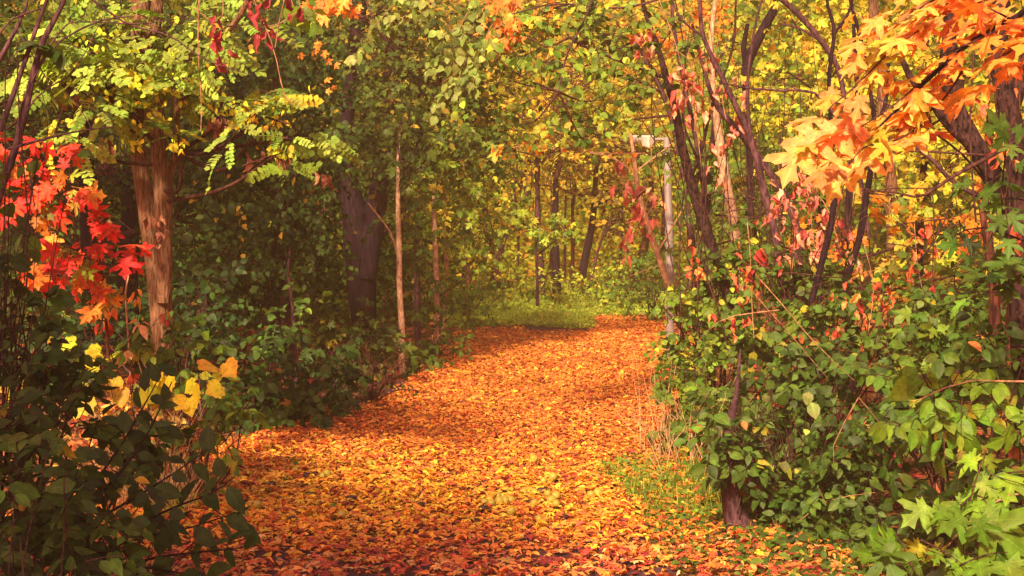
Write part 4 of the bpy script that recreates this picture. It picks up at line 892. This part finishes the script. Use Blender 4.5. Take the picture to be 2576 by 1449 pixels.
bare_plant('tree', 'grey brown straight trunk in the yellow leaves right of centre', 'tree', gb(2242, 14),
    [[(2250, 900, 32), (2246, 700, 30), (2242, 500, 30), (2235, 400, 28), (2220, 300, 24), (2222, 190, 26), (2210, 120, 30), (2200, 50, 26), (2195, -30, 24)]], 14, 'robinia_bark')
bare_plant('big_tree', 'thick black trunk with flaking bark leaning at the far right', 'tree', gb(2560, 8.4),
    [[(2640, 980, 60), (2590, 760, 56), (2560, 600, 54), (2520, 480, 50), (2470, 400, 52), (2430, 330, 50), (2400, 260, 46), (2380, 180, 40), (2390, 60, 34), (2370, -40, 30)],
     [(2440, 360, 34), (2380, 300, 36), (2350, 250, 30), (2300, 210, 20), (2270, 150, 14)], [(2400, 300, 40), (2405, 200, 40), (2380, 80, 32)]], 8.4, 'plated_bark')
bare_plant('big_tree', 'widest dark trunk wrapped in dead vine at the right edge', 'tree', gb(2560, 7.8),
    [[(2586, 1050, 74), (2580, 820, 70), (2568, 600, 64), (2560, 440, 60), (2548, 340, 58), (2524, 220, 54), (2508, 120, 50), (2520, -40, 44)], [(2530, 300, 50), (2575, 180, 44), (2610, 60, 36)]], 7.8, 'plated_bark')
bare_plant('tree', 'split reddish trunk piece standing low at the right edge', 'tree', gb(2500, 8.3), [[(2500, 900, 30), (2505, 720, 28), (2490, 620, 22), (2470, 520, 14)], [(2540, 900, 34), (2545, 700, 30), (2535, 560, 24)]], 8.3, 'red_bark')
# long thin branches
bare_plant('branch', 'long thin lichened branch crossing the right side below the foreground maple leaves', 'branch', gb(2640, 6.6),
    [[(2640, 300, 12), (2576, 345, 11), (2480, 400, 10), (2400, 440, 10), (2340, 480, 8), (2300, 495, 7), (2220, 480, 4), (2100, 478, 3)], [(2480, 390, 6), (2390, 385, 5), (2270, 380, 5), (2130, 395, 4), (2010, 400, 3)], [(2400, 432, 5), (2396, 500, 5), (2360, 600, 4), (2310, 660, 3)], [(2345, 478, 4), (2352, 560, 4), (2345, 720, 3)], [(2420, 150, 5), (2400, 240, 5), (2412, 340, 4)]], 6.6, 'twig')
bare_plant('branch', 'long thin horizontal branch passing behind the peach maple leaves', 'branch', gb(2500, 8.6),
    [[(2480, 500, 13), (2400, 460, 12), (2330, 390, 11), (2250, 348, 10), (2160, 330, 8), (2070, 240, 0.1)], [(2250, 352, 9), (2150, 350, 8), (2060, 238, 7), (1960, 228, 6), (1880, 222, 5), (1805, 208, 4)], [(2540, 560, 7), (2430, 400, 6), (2300, 300, 5), (2200, 240, 4)], [(1870, 218, 3), (1800, 240, 3)]], 8.6, 'purple_bark')
# yellow trees
YT = [('bright yellow leaved tree behind the stems at the top right', gb(2080, 16), [(2010, 70, 110, 80, 15.5, .6), (2120, 150, 120, 90, 15.5, .6), (1980, 180, 90, 90, 15.6, .6), (2200, 60, 120, 80, 15.5, .6), (2060, 260, 110, 80, 15.6, .6), (2020, 360, 80, 60, 15.8, .5, .8, 'lime'), (1930, 280, 60, 60, 15.8, .5, .8, 'lime')], 'yellow'),
      ('yellow green tree filling the gap between the forked stem and the black trunk', gb(2330, 15), [(2200, 250, 110, 90, 14.6, .6), (2320, 200, 90, 80, 14.6, .6), (2300, 330, 110, 80, 14.6, .6), (2200, 420, 110, 90, 14.6, .6, 1, 'lime'), (2380, 420, 80, 100, 14.4, .5), (2300, 540, 110, 70, 14.4, .5), (2450, 240, 70, 100, 14.4, .5, .9), (2420, 100, 120, 80, 14.4, .5, .8)], 'yellow'),
      ('gold and orange bush glowing low between the right hand stems', gb(2150, 13.2), [(2120, 560, 90, 70, 13, .5, 1, 'omap'), (2300, 640, 110, 60, 13, .5, 1, 'yellow'), (2420, 560, 90, 60, 13, .5, 1, 'omap'), (2000, 600, 80, 60, 13.2, .5, .9, 'thick'), (2200, 700, 120, 60, 13, .5, .9, 'thick'), (2450, 680, 80, 60, 12.6, .5, .9, 'yellow')], 'yellow'),
      ('green tree with yellow flecks behind the lamp post', gb(1790, 17), [(1780, 200, 90, 90, 16.6, .6, 1, 'lime'), (1760, 350, 90, 80, 16.6, .6, 1, 'bright'), (1850, 80, 100, 80, 16.6, .6, 1, 'lime'), (1770, 480, 90, 80, 16.6, .6, 1, 'mid'), (1900, 420, 90, 90, 16.6, .6, 1, 'mid'), (1920, 560, 90, 90, 16.2, .6, 1, 'mid'), (1740, 620, 70, 70, 16.4, .5, 1, 'mid'), (2000, 480, 80, 60, 16.2, .5, 1, 'bright')], 'lime')]
for lab, b, bl, pl in YT:
    Yt = b[1]; x0 = proj(b[None])[0][0]
    plant('tree', lab, 'tree', b, bl, 'maplo', .085, pl, 1.5, [[(x0, proj(b[None])[1][0], 26, Yt), (x0-15, 600, 20, Yt), (x0+10, 300, 15, Yt), (x0, 60, 9, Yt)]], 'dark_bark', leaf='mapl', L=.42, hang=.5, limb_r=.01)
# pink dead vines
def rl(cx, cy, rx, ry, n): return [(cx+rng.normal()*rx*.62, cy+rng.normal()*ry*.62, .6+.6*rng.random()) for _ in range(int(n*.75))]
hang_vine('vine with pink shrivelled leaves hanging on the rough leaning stem', [[(1650, -20), (1690, 80), (1720, 180), (1740, 260), (1760, 420)], [(1710, -20), (1740, 200), (1750, 330)], [(1690, 120), (1800, 200), (1830, 300)]], 11.6,
          rl(1730, 200, 60, 110, 34)+rl(1800, 390, 30, 70, 10)+rl(1620, 90, 30, 40, 8)+rl(1860, 260, 40, 60, 8), 'pink', size=.10)
hang_vine('hanging cluster of deep pink leaves left of the lamp post', [[(1600, 420), (1630, 470), (1610, 560), (1570, 640)], [(1630, 470), (1590, 500), (1560, 510)], [(1690, 440), (1640, 520), (1580, 600)]], 12.8,
          [(1570, 405, 1.2), (1560, 470, 1.3), (1585, 465, 1.3), (1625, 480), (1640, 485), (1600, 500), (1615, 540), (1610, 530), (1650, 500), (1575, 610), (1580, 590), (1620, 570), (1590, 560), (1575, 640), (1640, 560)], 'pink', size=.10)
hang_vine('dry vine with salmon leaves between the purple stems and the thin dark pole', [[(1950, 380), (1970, 480), (2000, 560), (1990, 700)], [(2050, 430), (2040, 540), (2060, 680)], [(2000, 440), (2080, 520), (2120, 640)]], 11,
          rl(2030, 480, 60, 50, 26)+rl(1975, 400, 40, 30, 8)+rl(2000, 600, 60, 80, 24)+rl(2110, 600, 50, 80, 16)+rl(1960, 520, 30, 30, 6), 'pink', size=.085)
hang_vine('stringy dead vine with few rust leaves hanging over the widest dark trunk', [[(2470, -20), (2490, 200), (2480, 420), (2500, 700)], [(2530, -20), (2510, 250), (2535, 500), (2520, 780)], [(2560, 40), (2570, 300), (2550, 620)], [(2450, 130), (2440, 340), (2455, 560)], [(2500, 100), (2540, 420), (2480, 640)]], 7.2,
          rl(2520, 330, 50, 200, 10)+rl(2540, 640, 40, 100, 8), [(3, (.46, .10, .05)), (2, (.6, .22, .07))], size=.07, mat='twig', r=.005)
hang_vine('trailing dead vine with rust red leaves over the right hand shrub', [[(1880, 560), (1890, 700), (1900, 850)], [(2170, 600), (2200, 720), (2180, 850)], [(2300, 560), (2310, 660), (2330, 760)]], 10.4,
          rl(1880, 720, 60, 110, 24)+rl(2180, 760, 70, 70, 20)+rl(2320, 620, 60, 70, 18)+rl(1760, 680, 30, 60, 8)+rl(2080, 860, 90, 60, 10)+rl(1950, 1000, 120, 60, 8), [(3, (.66, .14, .06)), (2, (.72, .28, .09)), (1, (.38, .05, .04))], size=.075)
# thin tangle stems
def tangle(F, T, TR, root):
    for k in range(46):
        x = 1700+rng.random()*480; y1 = 40+rng.random()*350; y0 = 700+rng.random()*180; Y = 11+rng.random()*2.5
        sh = rng.normal()*70
        TR.limb([P(x+sh, y1, Y), P(x+sh*.4+rng.normal()*25, (y0+y1)/2, Y), P(x+rng.normal()*20, y0, Y)], [.0025, .004, .0055], 4, wob=.02, n=18)
    for k in range(26):
        x = 1720+rng.random()*700; y = 350+rng.random()*420; Y = 9+rng.random()*2
        TR.limb([P(x, y, Y), P(x+rng.normal()*60, y+rng.normal()*40-20, Y), P(x+rng.normal()*130, y+rng.normal()*70, Y)], [.004, .003, .0015], 4, wob=.02, n=14)
plant('vine_tangle', 'tangle of thin bare brown vine stems among the right hand trunks', 'vine', gb(1900, 12), [], trunk_mat='twig', parts=('stem', 'leaves'), extra=tangle)

# ================================================================== RIGHT SHRUBS
RS = [('green shrub with rounded leaves leaning over the lamp post from the right', gb(1800, 12.4), [(1800, 730, 90, 50, 12.4, .3, 1), (1740, 770, 70, 35, 12.2, .2, 1.0), (1760, 840, 90, 60, 12.3, .3, 1.1), (1850, 650, 60, 50, 12.6, .3, 1), (1780, 640, 60, 35, 12.5, .3, .8, 'mid'), (1690, 740, 50, 22, 12.3, .15, .8), (1900, 600, 60, 40, 12.4, .3, .8, 'mid'), (1730, 900, 50, 30, 12.2, .2, .8), (1780, 900, 80, 50, 12.2, .3, 1)], 'wide', .062, 'bright'),
      ('broad green shrub lining the right edge of the path behind the straw stalks', gb(1830, 11), [(1800, 960, 100, 60, 11.2, .3, 1.1), (1760, 1010, 70, 50, 11.0, .3, 1.1), (1850, 1050, 100, 60, 10.8, .3, 1.2), (1740, 1050, 70, 60, 10.8, .2, 1, 'bright'), (1720, 990, 50, 40, 11, .2, 1, 'bright'), (1700, 960, 45, 35, 11.2, .15, .8, 'bright'), (1790, 1110, 80, 40, 10.6, .2, .8), (1690, 1100, 35, 40, 10.6, .12, .5, 'bright')], 'maplo', .085, 'mid'),
      ('mid green shrub behind, below the yellow and orange leaves', gb(2080, 11), [(1970, 720, 110, 60, 11.4, .4, 1), (1990, 640, 90, 40, 11.6, .4, .6), (1950, 830, 120, 60, 11.2, .4, 1.1), (2100, 800, 120, 60, 11, .4, 1), (2240, 820, 120, 60, 10.8, .4, 1), (2080, 720, 90, 50, 11.2, .4, .6), (2220, 730, 110, 45, 11, .4, .6), (2380, 760, 100, 70, 10.8, .4, .9)], 'wide', .074, 'mid'),
      ('large dense dark green shrub in the middle of the right bank', gb(2050, 9.6), [(1960, 950, 130, 70, 10, .4, 1.1), (2100, 930, 120, 70, 9.8, .4, 1.1), (1950, 1060, 120, 70, 9.8, .4, 1.2), (2090, 1060, 130, 80, 9.5, .4, 1.2), (1930, 1150, 90, 60, 9.5, .3, 1), (2230, 930, 110, 80, 9.6, .4, 1), (2050, 1170, 130, 60, 9.2, .3, 1)], 'wide', .074, 'dark+'),
      ('lower dark green shrub reaching down to the bottom right ground', gb(2080, 8.4), [(2040, 1230, 130, 70, 8.7, .3, 1.1), (1980, 1310, 110, 70, 8.5, .3, 1), (1880, 1150, 100, 50, 8.2, .15, 1), (1800, 1130, 60, 45, 8.1, .1, .9), (1850, 1190, 50, 28, 8.0, .05, 1), (1830, 1080, 70, 55, 8.3, .15, 1.2), (1930, 1260, 60, 80, 8.5, .1, 1), (1960, 1400, 90, 50, 8.0, .2, .8), (2130, 1310, 130, 80, 8.2, .3, 1.2), (2200, 1200, 110, 80, 8.4, .3, 1.1), (2080, 1400, 140, 50, 8, .3, 1), (1900, 1250, 60, 60, 8.9, .2, .6), (2240, 1400, 100, 70, 7.8, .3, 1), (2270, 1080, 100, 90, 8.6, .3, 1)], 'oval', .078, 'dark+'),
      ('dark shrub behind the bright maple shoots in the lower right corner', gb(2430, 7), [(2380, 960, 110, 90, 7.6, .3, 1, 'mid'), (2500, 900, 100, 90, 7.4, .3, 1), (2350, 1100, 110, 90, 7.4, .3, 1), (2480, 1100, 110, 100, 7.2, .3, 1.1), (2400, 1250, 120, 100, 7.1, .3, 1.1), (2520, 1300, 90, 100, 6.9, .3, 1.1), (2350, 1400, 130, 70, 6.9, .3, 1.1), (2500, 1420, 100, 60, 6.7, .3, 1)], 'oval', .085, 'dark+'),
      ('leafy green shrub behind, right of the flaking black trunk', gb(2450, 9.2), [(2420, 820, 120, 60, 9.4, .3, 1, 'mid'), (2520, 760, 90, 70, 9.2, .3, 1), (2330, 870, 90, 50, 9.4, .3, 1, 'bright'), (2430, 890, 90, 40, 9.2, .3, 1, 'bright')], 'maplo', .085, 'mid')]
PAL['dark+'] = [(5, (.062, .108, .016)), (4, (.090, .145, .022)), (3, (.040, .068, .014)), (.35, (.30, .25, .04)), (.15, (.5, .14, .05))]
for lab, b, bl, kd, sz, pl in RS:
    plant('shrub', lab, 'shrub', b, bl, kd, sz*.88, pl, 3.3, None, 'twig', 'twig', 'mapl' if kd == 'maplo' else 'leaf', nl=8, L=.34, hang=.4, stems=12, limb_r=.007, parts=('stem', 'foliage'), fj=.5)
# slim twigs sticking out
plant('maple_branch', 'dark green maple leaves overhanging from the right edge above the shrub', 'branch', gb(2640, 6.4),
      [(2500, 520, 70, 40, 6.4, .15, 1), (2440, 590, 70, 40, 6.5, .15, 1), (2540, 600, 60, 60, 6.3, .15, 1), (2440, 490, 50, 30, 6.5, .1, .7), (2540, 440, 50, 40, 6.3, .1, .7), (2380, 640, 60, 30, 6.6, .1, .7), (2520, 690, 70, 40, 6.3, .15, .9), (2560, 270, 30, 40, 6.2, .1, .6)], 'maple', .10, 'dark+', 1.6,
      [[(2660, 640, 8, 6.4), (2560, 600, 6, 6.4), (2460, 570, 4, 6.4), (2390, 600, 3, 6.5)], [(2640, 520, 5, 6.4), (2560, 500, 4, 6.4), (2480, 500, 3, 6.4)]], 'dark_bark', leaf='mapl', nl=4, L=.2, hang=.3, limb_r=.003, face=A(-.1, -.5, .9))
plant('maple_shoot', 'bright yellow green maple shoots in the bottom right corner', 'branch', gb(2600, 4.9),
      [(2440, 1250, 60, 50, 4.9, .1, 1.2), (2510, 1190, 60, 50, 5.0, .1, 1.2), (2400, 1330, 70, 45, 4.8, .1, 1.3), (2350, 1400, 70, 40, 4.8, .1, 1.3), (2470, 1370, 70, 50, 4.8, .1, 1.2), (2540, 1280, 50, 60, 5.0, .1, 1), (2310, 1440, 60, 30, 4.8, .1, 1.2), (2430, 1440, 70, 30, 4.7, .1, 1.1)], 'maple', .125, 'lime+', 1.0,
      [[(2660, 1250, 7, 5.0), (2560, 1240, 5, 4.9), (2460, 1290, 4, 4.9), (2360, 1400, 3, 4.8)]], 'tan_bark', leaf='mapl', nl=3, L=.14, hang=.75, limb_r=.0025, face=A(-.35, -1, .55), fj=.35, clump=.9, tight=.25) if False else None
PAL['lime+'] = [(6, (.15, .25, .022)), (4, (.20, .31, .026)), (3, (.10, .18, .02)), (.5, (.50, .40, .05))]
plant('maple_shoot', 'bright yellow green maple leaves hanging in the bottom right corner', 'branch', gb(2620, 5.0),
      [(2440, 1250, 60, 50, 4.9, .1, 1.2), (2510, 1190, 60, 50, 5.0, .1, 1.2), (2400, 1330, 70, 45, 4.8, .1, 1.3), (2350, 1400, 70, 40, 4.8, .1, 1.3), (2470, 1370, 70, 50, 4.8, .1, 1.2), (2540, 1280, 50, 60, 5.0, .1, 1), (2310, 1440, 60, 30, 4.8, .1, 1.2), (2430, 1440, 70, 30, 4.7, .1, 1.1), (2550, 1130, 35, 45, 5.0, .1, 1), (2330, 1350, 50, 35, 4.8, .1, 1)], 'maple', .10, 'lime+', 3.4,
      [[(2660, 1250, 7, 5.0), (2560, 1240, 5, 4.9), (2460, 1290, 4, 4.9), (2360, 1400, 3, 4.8)]], 'tan_bark', leaf='mapl', nl=3, L=.14, hang=.75, limb_r=.0025, face=A(-.35, -1, .55), fj=.35, clump=.9, tight=.25)
plant('box_elder_shoot', 'light green pointed leaflets drooping over the dark shrub at the right', 'branch', gb(2620, 5.6),
      [(2400, 955, 70, 25, 5.6, .1, 1), (2370, 1010, 45, 40, 5.6, .1, 1), (2300, 1060, 50, 40, 5.6, .1, .9), (2420, 1020, 40, 40, 5.6, .1, .9), (2340, 960, 60, 18, 5.6, .08, .8), (2450, 1100, 40, 35, 5.6, .1, .7), (2480, 980, 30, 20, 5.6, .05, .7)], 'oval', .08, 'lime+', 3.4,
      [[(2660, 960, 6, 5.6), (2540, 960, 5, 5.6), (2420, 960, 4, 5.6), (2300, 1010, 3, 5.6)]], 'tan_bark', leaf='leaf', nl=5, L=.16, hang=.8, limb_r=.0025, face=A(-.35, -1, .5), fj=.35)
# foreground maple, top right: leaves in flat layered sprays sloping down to the left
def maple_top(F, T, TR, root):
    L = [[(2640, -20), (2540, 60), (2440, 110), (2340, 150)], [(2640, 80), (2540, 130), (2420, 190), (2330, 230)], [(2560, -30), (2420, 20), (2330, 60), (2240, 120)], [(2450, 100), (2320, 200), (2230, 270), (2120, 340)],
         [(2350, 180), (2260, 280), (2160, 350), (2040, 375)], [(2300, 60), (2220, 150), (2150, 220), (2090, 270)], [(2330, 300), (2250, 350), (2170, 370), (2130, 420)], [(2420, 180), (2360, 260), (2300, 300), (2250, 330)], [(2560, 60), (2500, 30), (2430, 0), (2380, -10)], [(2640, 30), (2590, 70), (2560, 110), (2530, 140)], [(2400, -20), (2330, 10), (2280, 50), (2220, 90)]]
    for li, line in enumerate(L):
        q = T.limb([P(x, y, 4.6+.12*rng.normal()) for x, y in line], [.004, .003, .0025, .0015], 5, wob=.008, n=30)
        n = 16; i = np.sort(rng.integers(3, 30, n)); pp = q[i]+rng.normal(size=(n, 3))*A(.045, .10, .022); d = nrm(np.gradient(q, axis=0))[i]
        ld = d*.9+rng.normal(size=(n, 3))*A(.45, .45, .15)+A(-.25, 0, -.12)
        nn = A(-.22, -.22, 1)+rng.normal(size=(n, 3))*.20
        sx, sy = proj(pp); k = np.clip((sx-2210)/230+rng.normal(size=n)*.35, 0, 1)[:, None]
        col = np.where(rng.random((n, 1)) < k, pick('orange', n, .12), pick('peach', n, .12))
        F.add('maple', pp, ld, nn, .090*np.exp(rng.normal(size=n)*.15), col)
    for x, y in [(2120, 425), (2010, 385), (2055, 345), (2180, 375), (2100, 330), (2150, 300)]:
        F.add('maple', P(x, y-15, 4.6)[None], A(-.25, -.1, -.6)[None], A(-.2, -1, .4)[None], np.array([.125]), pick('peach', 1))
    TR.limb([P(2680, -60, 4.7), P(2560, 40, 4.7), P(2450, 100, 4.65), P(2330, 205, 4.6), P(2200, 330, 4.6)], [.012, .009, .007, .005, .003], 7)
plant('maple_branch', 'large foreground maple branch with orange to peach leaves in the top right corner', 'branch', gb(2700, 4.7), [], trunk_mat='dark_bark', parts=('limb', 'leaves'), leaf='mapl', extra=maple_top)
drape('maple_branch', 'scattered orange maple leaves hanging behind the dark stems at the right', [[(2150, 20), (2180, 50), (2210, 80)], [(2200, 480), (2260, 550), (2290, 580)], [(2240, 500), (2250, 570)], [(2420, 540), (2440, 560)]], 9.2, 'maple', .09, 'omap', 'mapl', step=.06, spreadd=.05)
# pale underside leaves on the right shrub
def odd(F, T, TR, root):
    for x, y, s_, c in [(2035, 985, .07, (.24, .26, .09)), (2040, 1012, .09, (.26, .28, .10)), (1925, 990, .06, (.22, .25, .10)), (1978, 1160, .065, (.24, .27, .12)), (2030, 1080, .045, (.6, .48, .10))]:
        F.add('wide', P(x, y, 8.0)[None], (A(0, 0, -1)+rng.normal(size=3)*.4)[None], (A(-.2, -1, .2)+rng.normal(size=3)*.2)[None], np.array([s_]), np.array([c]))
    for l_ in [[(2000, 1320), (2080, 1260), (2200, 1240)], [(1900, 1440), (2010, 1390), (2100, 1360)], [(2160, 1000), (2250, 1100), (2330, 1180)], [(1880, 720), (1960, 800), (2080, 950)], [(2060, 1230), (2100, 1330), (2140, 1440)], [(1960, 780), (1830, 800), (1760, 860)], [(2240, 1440), (2400, 1420), (2576, 1350)], [(2160, 1000), (2100, 1120), (2110, 1200)], [(1900, 690), (2020, 830), (2160, 960)]]:
        TR.limb([P(x, y, 8.0+rng.normal()*.05) for x, y in l_], [.0035, .003, .0015], 5, wob=.012)
plant('shrub', 'pale bare twigs with a few curled whitish leaves in front of the right hand shrub', 'shrub', gb(2080, 8.0), [], trunk_mat='twig_light', parts=('stem', 'leaves'), leaf='dull', extra=odd)

# ---------------- stump, sticks
bare_plant('tree', 'dark reddish trunk base at the lower right whose top vanishes into the shrub', 'tree', G(1850, 1335), [[(1866, 1342, 90), (1850, 1300, 58), (1840, 1250, 48), (1830, 1180, 42), (1838, 1080, 32, .4), (1852, 1000, 16, 1.3), (1860, 880, 8, 1.9)], [(1855, 1320, 26), (1880, 1345, 20), (1905, 1350, 12)]], float(G(1850, 1338)[1]), 'purple_bark')
def stick(label, pts, r, mat='dark_bark', z=.02):
    root = thing('fallen_branch', label, 'branch', G(*pts[0])); T = Tubes()
    q = [G(x, y, z+(k*0.0)) for k, (x, y) in enumerate(pts)]; T.limb(q, np.linspace(r, r*.6, len(q)), 8, wob=.006, rough=.06); T.build('limb', MAT[mat], root)
stick('dark broken stick lying on the leaves at the bottom right', [(1770, 1338), (1795, 1375), (1822, 1412)], .016)
stick('thin twig lying beside the dark broken stick', [(1800, 1372), (1850, 1356), (1900, 1338)], .005)
stick('long thin branch lying across the leaves left of the path', [(700, 1215), (800, 1222), (905, 1212)], .008, 'purple_bark')
stick('curved brown branch half buried in leaves under the right hand shrub', [(1880, 1410), (1950, 1395), (2050, 1400)], .014)
stick('short dark twig on the leaves at the left front', [(505, 1178), (600, 1183), (690, 1170)], .007, 'purple_bark')

# ---------------- fallen fruit
def fruit_mat(name, c1, c2):
    m, n, l = new_mat(name); out = n.new('ShaderNodeOutputMaterial'); pr = n.new('ShaderNodeBsdfPrincipled'); pr.inputs['Roughness'].default_value = .5
    tc = n.new('ShaderNodeTexCoord'); no = n.new('ShaderNodeTexNoise'); no.inputs['Scale'].default_value = 30; no.inputs['Detail'].default_value = 4
    l.new(tc.outputs['Object'], no.inputs['Vector']); cr = n.new('ShaderNodeValToRGB'); cr.color_ramp.elements[0].position = .35; cr.color_ramp.elements[1].position = .6
    cr.color_ramp.elements[0].color = (*c1, 1); cr.color_ramp.elements[1].color = (*c2, 1)
    l.new(no.outputs['Fac'], cr.inputs[0]); l.new(cr.outputs[0], pr.inputs['Base Color']); l.new(pr.outputs[0], out.inputs[0]); return m
fm = fruit_mat('walnut_husk', (.26, .20, .03), (.44, .36, .04)); dm = fruit_mat('rotten_husk', (.015, .006, .008), (.07, .025, .02))
def husk_mesh(name, mat, amp):
    bm = bmesh.new(); bmesh.ops.create_icosphere(bm, subdivisions=3, radius=1)
    for v in bm.verts:
        a = math.atan2(v.co.y, v.co.x); f = 1+amp*math.sin(3*a+2*v.co.z)*.6+amp*.5*math.sin(7*v.co.x+5*v.co.z)
        v.co *= f; v.co.z *= .93
        if v.co.z > .85: v.co.z -= (v.co.z-.85)*1.2
    me = bpy.data.meshes.new(name); bm.to_mesh(me); bm.free(); me.materials.append(mat)
    for p in me.polygons: p.use_smooth = True
    return me
hm = husk_mesh('walnut', fm, .05); rm = husk_mesh('rotten_walnut', dm, .16)
FR_ = [(1219, 1264, 'leftmost green walnut of the row at the centre front'), (1252, 1249, 'green walnut topmost in the row at the centre front'), (1236, 1268, 'small green walnut between the two left ones of the front row'),
  (1257, 1263, 'green walnut just below the topmost one of the front row'), (1271, 1262, 'green walnut touching the right end of the front row'), (1285, 1261, 'last green walnut on the right of the front row'),
  (1286, 1288, 'green walnut lying below the right end of the front row'), (860, 1297, 'single green walnut with a dark underside left of the middle'), (1001, 1210, 'lone small green walnut in the middle left of the leaves'),
  (930, 1165, 'farthest small green walnut on the left half of the path'), (822, 1194, 'green walnut beside the rotten ones at the left'), (812, 1199, 'green walnut half hidden against the rotten pair at the left'), (743, 1183, 'pale green walnut on the leaves by the left bush'),
  (1317, 1240, 'green walnut at the left of the loose middle group'), (1344, 1239, 'yellow green walnut near a dark husk in the loose middle group'), (1345, 1267, 'green walnut lowest left of the loose middle group'), (1399, 1249, 'green walnut at the top right of the loose middle group'),
  (1399, 1269, 'large green walnut lowest right of the loose middle group'), (1388, 1262, 'small green walnut tucked behind the large lowest right one'), (1486, 1245, 'rightmost green walnut before the grass'), (1378, 1244, 'green walnut between the middle pair and the top right one'),
  (1356, 1308, 'green walnut nearest the camera under the middle group'), (1391, 1202, 'far yellow green walnut above the loose middle group'), (1368, 1211, 'small far walnut left of the highest one in the middle'), (1343, 1156, 'tiny green walnut farthest away at the middle'),
  (1504, 1242, 'pale walnut at the edge of the grass on the right'), (647, 1273, 'green walnut with dark patch by the lower left leaves'), (633, 1271, 'small dull walnut left of the dark patched one'), (612, 1298, 'yellow walnut pair half near the lower left branches'),
  (598, 1292, 'pale yellow walnut behind the pair at the lower left')]
for k, (x, y, lab) in enumerate(FR_):
    o = bpy.data.objects.new('walnut', hm); C.objects.link(o); r = .026*(.85+.3*rng.random())
    o.location = G(x, y+4, .03)+A(0, 0, r*.55); o.scale = (r, r, r); o.rotation_euler = tuple(rng.random(3)*6)
    tag(o, lab, 'fruit', 'fallen walnuts on the path')
for x, y, lab in [(793, 1190, 'black rotten walnut at the right of the rotten pair'), (772, 1196, 'black rotten walnut at the left of the rotten pair'), (685, 1216, 'rotten walnut standing alone at the left'), (768, 1222, 'brown black rotten walnut below the rotten pair'),
                  (1217, 1280, 'small dark rotten walnut under the front row'), (735, 1304, 'large black crumbled husk at the lower left'), (1366, 1234, 'dark husk above the loose middle group'), (1420, 1300, 'dark brown husk right of the walnut nearest the camera'), (883, 1255, 'flat dark husk left of the middle'), (1060, 1268, 'dark husk on the leaves between the lone walnut and the front row')]:
    o = bpy.data.objects.new('rotten_walnut', rm); C.objects.link(o); r = .024*(.8+.4*rng.random())
    o.location = G(x, y+4, .03)+A(0, 0, r*.4); o.scale = (r*1.2, r, r*.75); o.rotation_euler = (0, 0, rng.random()*6)
    tag(o, lab, 'fruit', 'rotten walnut husks on the path')

# ================================================================== UNSEEN TALL TREES ADDED TO CAST SHADE
def tall(label, base, ctr, rad, n, size, pal='dark'):
    root = thing('added_shade_tree', label, 'tree', A(*base)); T = Tubes(); F = Leaves()
    top = A(*ctr)
    q = T.limb([A(*base)+A(0, 0, -.1), A(*base)*.9+top*.1+A(0, 0, .6), (A(*base)+top)/2+A(.1, .1, .2), top+A(0, 0, rad[2]*.6)], [.22, .17, .12, .04], 16, rough=.05)
    T.build('trunk', MAT['dark_bark'], root); T = Tubes()
    nc = n//24; u = rng.normal(size=(nc, 3)); u = nrm(u)*rng.random((nc, 1))**.4; c = top+u*A(*rad)
    for k in range(0, nc, 6):
        s0 = q[rng.integers(len(q)//2, len(q))]; T.limb([s0, (s0+c[k])/2+A(0, 0, .1), c[k]], [.035, .02, .008], 5, n=7)
    p = (c[:, None]+rng.normal(size=(nc, 24, 3))*.22).reshape(-1, 3)
    F.add('maplo', p, rng.normal(size=p.shape)*A(1, 1, .4)+A(0, 0, -.3), A(-.2, -.2, 1)+rng.normal(size=p.shape)*.4, size*np.exp(rng.normal(size=len(p))*.2), pick(pal, len(p)))
    T.build('branches', MAT['twig'], root); F.build('crown', MAT['mapl'], root)
tall('added tall dark shade tree out of view, left of the lower left dark shrub', (-4.6, .8, 0), (-3.6, 1.1, 4.7), (1.5, 1.9, 1.3), 5600, .11)
tall('added tall spreading tree, unseen beyond the left edge, whose crown shades the elm', (-8, 8.3, 0), (-6.3, 8.5, 7.2), (2.4, 3.4, 1.5), 5500, .13)

for o in list(C.objects):
    if o.parent is None and o.type == 'EMPTY' and 'label' in o.keys():
        lb = o['label']
        if 'far trunk' in lb or 'far wood' in lb or 'far tree' in lb: o['group'] = GF
        elif 'pale sapling' in lb or lb.startswith('thin far sapling'): o['group'] = 'slim saplings along the left edge of the path'
        elif o.name.startswith('multi_stem_tree'): o['group'] = 'bare purple stems right of the path'
        elif o.name.startswith('hanging_vine'): o['group'] = 'dead vines with shrivelled leaves'

# ================================================================== HAZE
me = bpy.data.meshes.new('haze'); bm = bmesh.new(); bmesh.ops.create_cube(bm, size=1); bm.to_mesh(me); bm.free()
hz = bpy.data.objects.new('haze', me); C.objects.link(hz); hz.scale = (240, 240, 26); hz.location = (0, 60, 11.5)
tag(hz, 'thin warm autumn haze among the trees', 'haze', kind='stuff')
m, n, l = new_mat('haze'); out = n.new('ShaderNodeOutputMaterial'); pv = n.new('ShaderNodeVolumePrincipled')
pv.inputs['Color'].default_value = (1, .66, .36, 1); pv.inputs['Density'].default_value = .0031; pv.inputs['Anisotropy'].default_value = .0
l.new(pv.outputs[0], out.inputs['Volume']); me.materials.append(m)
